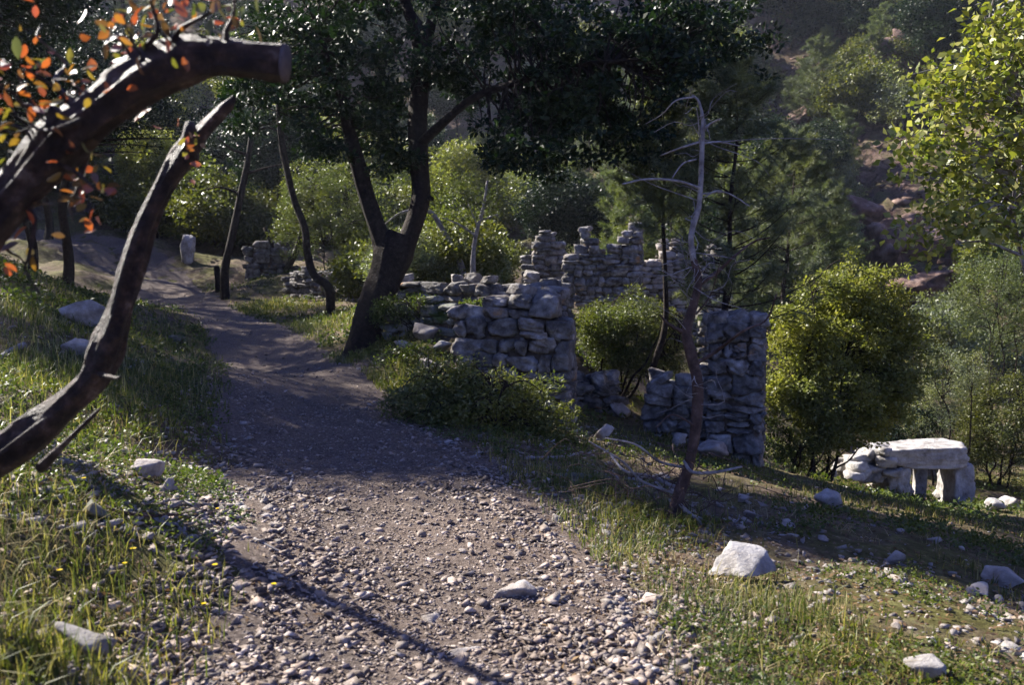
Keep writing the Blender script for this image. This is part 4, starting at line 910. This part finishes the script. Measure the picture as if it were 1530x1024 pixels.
# ---------- pines
def pine(name, label, base, height, spread, g, lm=L_pine, bm=M_bark_dark, lev=14, nn=46, ln=.13, lean=(0, 0), group=None, wd=.0022, bare=.15, sub=4):
    base = np.array(base, float); T = thing(name, label, 'pine tree', base, group); tk = MB(); nd = MB()
    P = wander(base - [0, 0, .2], base + [lean[0], lean[1], height], 7, g, .015); tube(tk, P, np.linspace(.014 * height, .006, 7), 8, 5, .15)
    tips = []; dirs = []
    for i in range(lev):
        t = bare + (1 - bare) * (i + .5) / lev; p = P[0] + (P[-1] - P[0]) * t; Lb = spread * (1 - t) ** .7 * 1.1 + .12 * spread
        for j in range(5):
            a = g.uniform(0, 2 * np.pi); dr = np.array([math.cos(a), math.sin(a), g.uniform(.1, .6)]); l = Lb * g.uniform(.6, 1.15); e = p + dr * l + [0, 0, .1 * l]
            Q = np.array([p, p + dr * l * .5 - [0, 0, .04 * l], e]); tube(tk, Q, [.008 * l + .003, .005 * l + .003, .003], 5, 3, 0, False)
            tips.append(e); dirs.append(unit(e - Q[1] + [0, 0, .15 * l]))
            for s in range(sub):
                u = g.uniform(.3, .95); q = p + (e - p) * u; d2 = unit(dr + g.normal(size=3) * .8 + [0, 0, .5]); l2 = l * .35 * g.uniform(.5, 1); tips.append(q + d2 * l2); dirs.append(d2); tube(tk, np.array([q, q + d2 * l2]), [.004, .002], 4, 1, 0, False)
    tips.append(P[-1]); dirs.append(np.array([0, 0, 1.]))
    needles(nd, np.array(tips), np.array(dirs), nn, ln, g, wd, back=ln * 1.8)
    obj('trunk', tk, bm, T, smooth=True); obj('needles', nd, lm, T); return T
g = np.random.default_rng(66)
b = at_ground(1085, 12.9); pine('young_pine', 'young light green pine behind the silvery dead stem', b, zy(105, 12.9) - b[2], 1.35, g, L_pine_young, lev=18, nn=75, ln=.14, wd=.0045, bare=.35)
b = at_ground(985, 14.3); pine('young_pine', 'smaller pine left of the dead stem under the dark crown', b, zy(150, 14.3) - b[2], 1.15, g, L_pine_young, lev=12, nn=70, ln=.14, wd=.0045, bare=.62)
b = at_ground(1175, 25); pine('young_pine', 'spreading pine above the rounded yellow green shrub', b, zy(200, 25) - b[2], 2.0, g, L_pine_young, lev=14, nn=90, ln=.2, wd=.008, bare=.3)

# ---------- background vegetation: a handful of kinds, copied
g = np.random.default_rng(101)
O = (0, 0, 0)
def proto_shrub(lm, bm, n, per, ls, lw, cr, shape, hgt, name, cat, stems=3, lump=.6):
    return tree(name, 'tmp', O, hgt * .7, .07, shape, lm, bm, g, ls, lw, per, cr, cat=cat, stems=stems, lump=lump, hole=-.35, inner=.35, nbr=.35)
def proto_pine(): return pine('hillside_pine', 'tmp', O, 6.0, 1.9, g, lev=17, nn=46, ln=.22, wd=.009, bare=.2, sub=5)
kinds = {
 'olive': proto_shrub(L_olive, M_bark_dark, 0, 60, .13, .075, .36, [(0, 0, 1.3, 1.5, 1.5, 1.2, 190), (.8, .2, .9, .9, .9, .8, 50)], 2.6, 'hillside_shrub', 'shrub'),
 'bright': proto_shrub(L_bright, M_bark_dark, 0, 60, .13, .08, .36, [(0, 0, 1.4, 1.3, 1.4, 1.3, 170), (-.9, .2, .8, .8, .9, .7, 45)], 2.6, 'hillside_shrub', 'shrub'),
 'grey': proto_shrub(L_grey, M_bark_grey, 0, 60, .12, .05, .34, [(0, 0, 1.2, 1.4, 1.4, 1.1, 150)], 2.2, 'hillside_shrub', 'shrub'),
 'tree': proto_shrub(L_oak, M_bark_dark, 0, 75, .15, .08, .5, [(0, 0, 3.6, 1.9, 1.9, 1.7, 190), (1, .5, 2.6, 1.2, 1.2, 1, 60)], 5.0, 'hillside_tree', 'tree', 1),
 'ltree': proto_shrub(L_mastic, M_bark_dark, 0, 70, .14, .08, .5, [(0, 0, 3.4, 1.8, 1.8, 1.8, 190), (-1, .5, 2.4, 1.2, 1.2, 1, 60)], 5.0, 'hillside_tree', 'tree', 1),
 'pine': proto_pine()}
txt = {'olive': 'dull olive shrub', 'bright': 'bright yellow green shrub', 'grey': 'grey leaved shrub', 'tree': 'dark leaved tree', 'ltree': 'light green tree', 'pine': 'feathery pine'}
first = {k: True for k in kinds}; 
def place(kind, px, d, sc, where, group):
    p = at_ground(px, d); o = kinds[kind]
    s = sc * g.uniform(.85, 1.15); ss = (s * g.uniform(.9, 1.2), s * g.uniform(.9, 1.2), s)
    lb = f'{txt[kind]} {where}'
    if first[kind]:
        first[kind] = False; o.location = tuple(p); o.scale = ss; o.rotation_euler = (0, 0, g.uniform(0, 6)); o['label'] = lb; o['group'] = group; return o
    return dup(o, p - [0, 0, .1], g.uniform(0, 6), ss, lb, group)
def band(n, px0, px1, d0, d1, kindsel, sc, where, group):
    pts = []; tries = 0
    while len(pts) < n and tries < 4000:
        tries += 1; px = g.uniform(px0, px1); d = d0 * (d1 / d0) ** g.random(); q = wxy(px, d)
        if any(np.hypot(*(q - r)) < .062 * (d + 8) * .6 for r in pts): continue
        if float(path_d(q[:1], q[1:2])[0]) < 1.6 or (1255 < px < 1425 and d < 60): continue
        pts.append(q); k = kindsel[g.integers(0, len(kindsel))]; place(k, px, d, sc * (.85 if k in ('tree', 'ltree', 'pine') else 1.0), where, group)
# valley behind the ruins and left of centre
band(13, 560, 735, 20, 30, ['olive', 'bright', 'grey'], .7, 'behind the low tumbled wall', 'shrubs behind the ruins')
band(14, 820, 1150, 29, 40, ['olive', 'bright', 'tree', 'pine'], 1.0, 'beyond the ruins', 'trees beyond the ruins')
band(22, 180, 620, 36, 52, ['olive', 'bright', 'ltree', 'tree', 'ltree'], 1.15, 'beyond the bend of the path', 'trees beyond the bend of the path')
band(34, 380, 1150, 42, 70, ['olive', 'ltree', 'bright', 'tree', 'pine', 'grey'], 1.3, 'on the slope beyond the valley', 'trees on the slope beyond the valley')
band(44, -60, 1150, 66, 105, ['olive', 'ltree', 'grey', 'tree', 'pine', 'bright'], 1.9, 'high on the far slope', 'trees high on the far slope')
band(14, -150, 320, 44, 66, ['tree', 'ltree', 'olive', 'tree'], 1.5, 'on the slope above the path at left', 'trees above the path at left')
# rocky hillside on the right: looser cover so the rock shows
band(13, 1120, 1300, 30, 80, ['pine', 'pine', 'grey', 'olive'], 1.0, 'on the rocky hillside at right', 'trees on the rocky hillside')
band(11, 1420, 1650, 28, 62, ['pine', 'olive', 'grey', 'pine'], .95, 'on the rocky hillside at far right', 'trees at the right edge of the hillside')
band(24, 1130, 1520, 44, 85, ['grey', 'pine', 'olive', 'pine', 'tree'], 1.25, 'scattered over the upper rocky slope', 'trees scattered over the upper rocky slope')
band(16, 1150, 1275, 34, 60, ['pine', 'olive', 'grey', 'tree'], 1.0, 'in the gully behind the silvery dead stem', 'trees in the gully')
band(16, 1250, 1560, 62, 84, ['tree', 'pine', 'olive', 'grey'], 1.5, 'along the skyline edge of the rocky slope', 'trees along the top of the rocky slope')
band(8, 1180, 1500, 60, 85, ['grey', 'olive', 'pine', 'olive'], 1.3, 'near the top of the rocky hillside', 'trees near the top of the hillside')

# ---------- small details
g = np.random.default_rng(5)
def stick(pts, label, m, name='fallen_stick'):
    P = []; 
    for (px, py, w) in pts: p = G(px, py); P.append(np.r_[p + [0, 0, .02 + .01 * g.random()], w / 2 / F * ((p - CAM) @ FWD)])
    P = np.array(P); mb = MB(); tube(mb, P[:, :3], P[:, 3], 8, 6, .15); tag(obj(name, mb, m, origin=P[0, :3], smooth=True), label, 'stick')
stick([(70, 705, 5), (150, 762, 5), (210, 778, 5), (270, 775, 4), (320, 765, 3)], 'thin dark stick lying across the weeds below the bent trunk', M_bark_deadlow)
stick([(380, 812, 4), (410, 828, 4), (435, 838, 3)], 'short pale twig on the sunlit gravel', M_bark_grey)
stick([(0, 538, 8), (18, 528, 9), (36, 520, 10)], 'cut pale stick poking in from the left edge above the grass', M_bark_grey)
stick([(432, 735, 5), (436, 724, 4), (438, 716, 3)], 'tiny pale splinter of wood at the shade edge on the path', M_bark_grey)
stick([(785, 690, 5), (840, 688, 5), (870, 680, 4)], 'fallen grey branch in the shaded verge below the dark bush', M_bark_grey)
fl = None
for (px, py) in [(318, 830), (320, 872), (187, 865), (305, 928), (325, 778), (408, 900), (125, 738), (270, 795), (545, 460), (200, 852), (92, 880), (560, 505), (872, 632)]:
    p = G(px, py); h = g.uniform(.05, .1)
    if fl is None:
        fl = thing('yellow_flower', 'small yellow wild flower in the grass', 'flower', p, 'yellow wild flowers beside the path')
        mb = MB(); tube(mb, np.array([p, p + [.005, 0, .08]]), [.0015, .001], 5, 1); obj('stem', mb, L_weed, fl)
        mb = MB(); a = np.arange(11) / 11 * 6.283; D = np.stack([np.cos(a), np.sin(a), .35 + 0 * a], 1); leaves(mb, np.repeat((p + [.005, 0, .08])[None], 11, 0), D, np.repeat([[0, 0, 1.]], 11, 0), np.full(11, .014), np.full(11, .009)); obj('petals', mb, L_flower, fl)
        f0 = p
    else: dup(fl, p, g.uniform(0, 6), g.uniform(.8, 1.2))

# ---------- haze of the valley air
mb = MB(); x0, x1, y0, y1, z0, z1 = -118, 118, -16, 178, -14, 75
gz = bpy.data.objects['ground'].data; co = np.empty(len(gz.vertices) * 3, np.float32); gz.vertices.foreach_get('co', co); co = co.reshape(-1, 3); z0 = float(co[:, 2].min()) - 1; z1 = float(co[:, 2].max()) + 12
V = [(a, b, c) for c in (z0, z1) for b in (y0, y1) for a in (x0, x1)]
mb.add(V, [[0, 2, 3, 1], [4, 5, 7, 6], [0, 1, 5, 4], [2, 6, 7, 3], [0, 4, 6, 2], [1, 3, 7, 5]])
def hz(nt, out):
    v = nt.nodes.new('ShaderNodeVolumePrincipled'); v.inputs['Color'].default_value = (.8, .87, 1, 1); v.inputs['Density'].default_value = .0003; v.inputs['Anisotropy'].default_value = .35
    nt.links.new(v.outputs[0], out.inputs['Volume'])
o = obj('haze', mb, mat('valley_haze', hz)); o['kind'] = 'stuff'
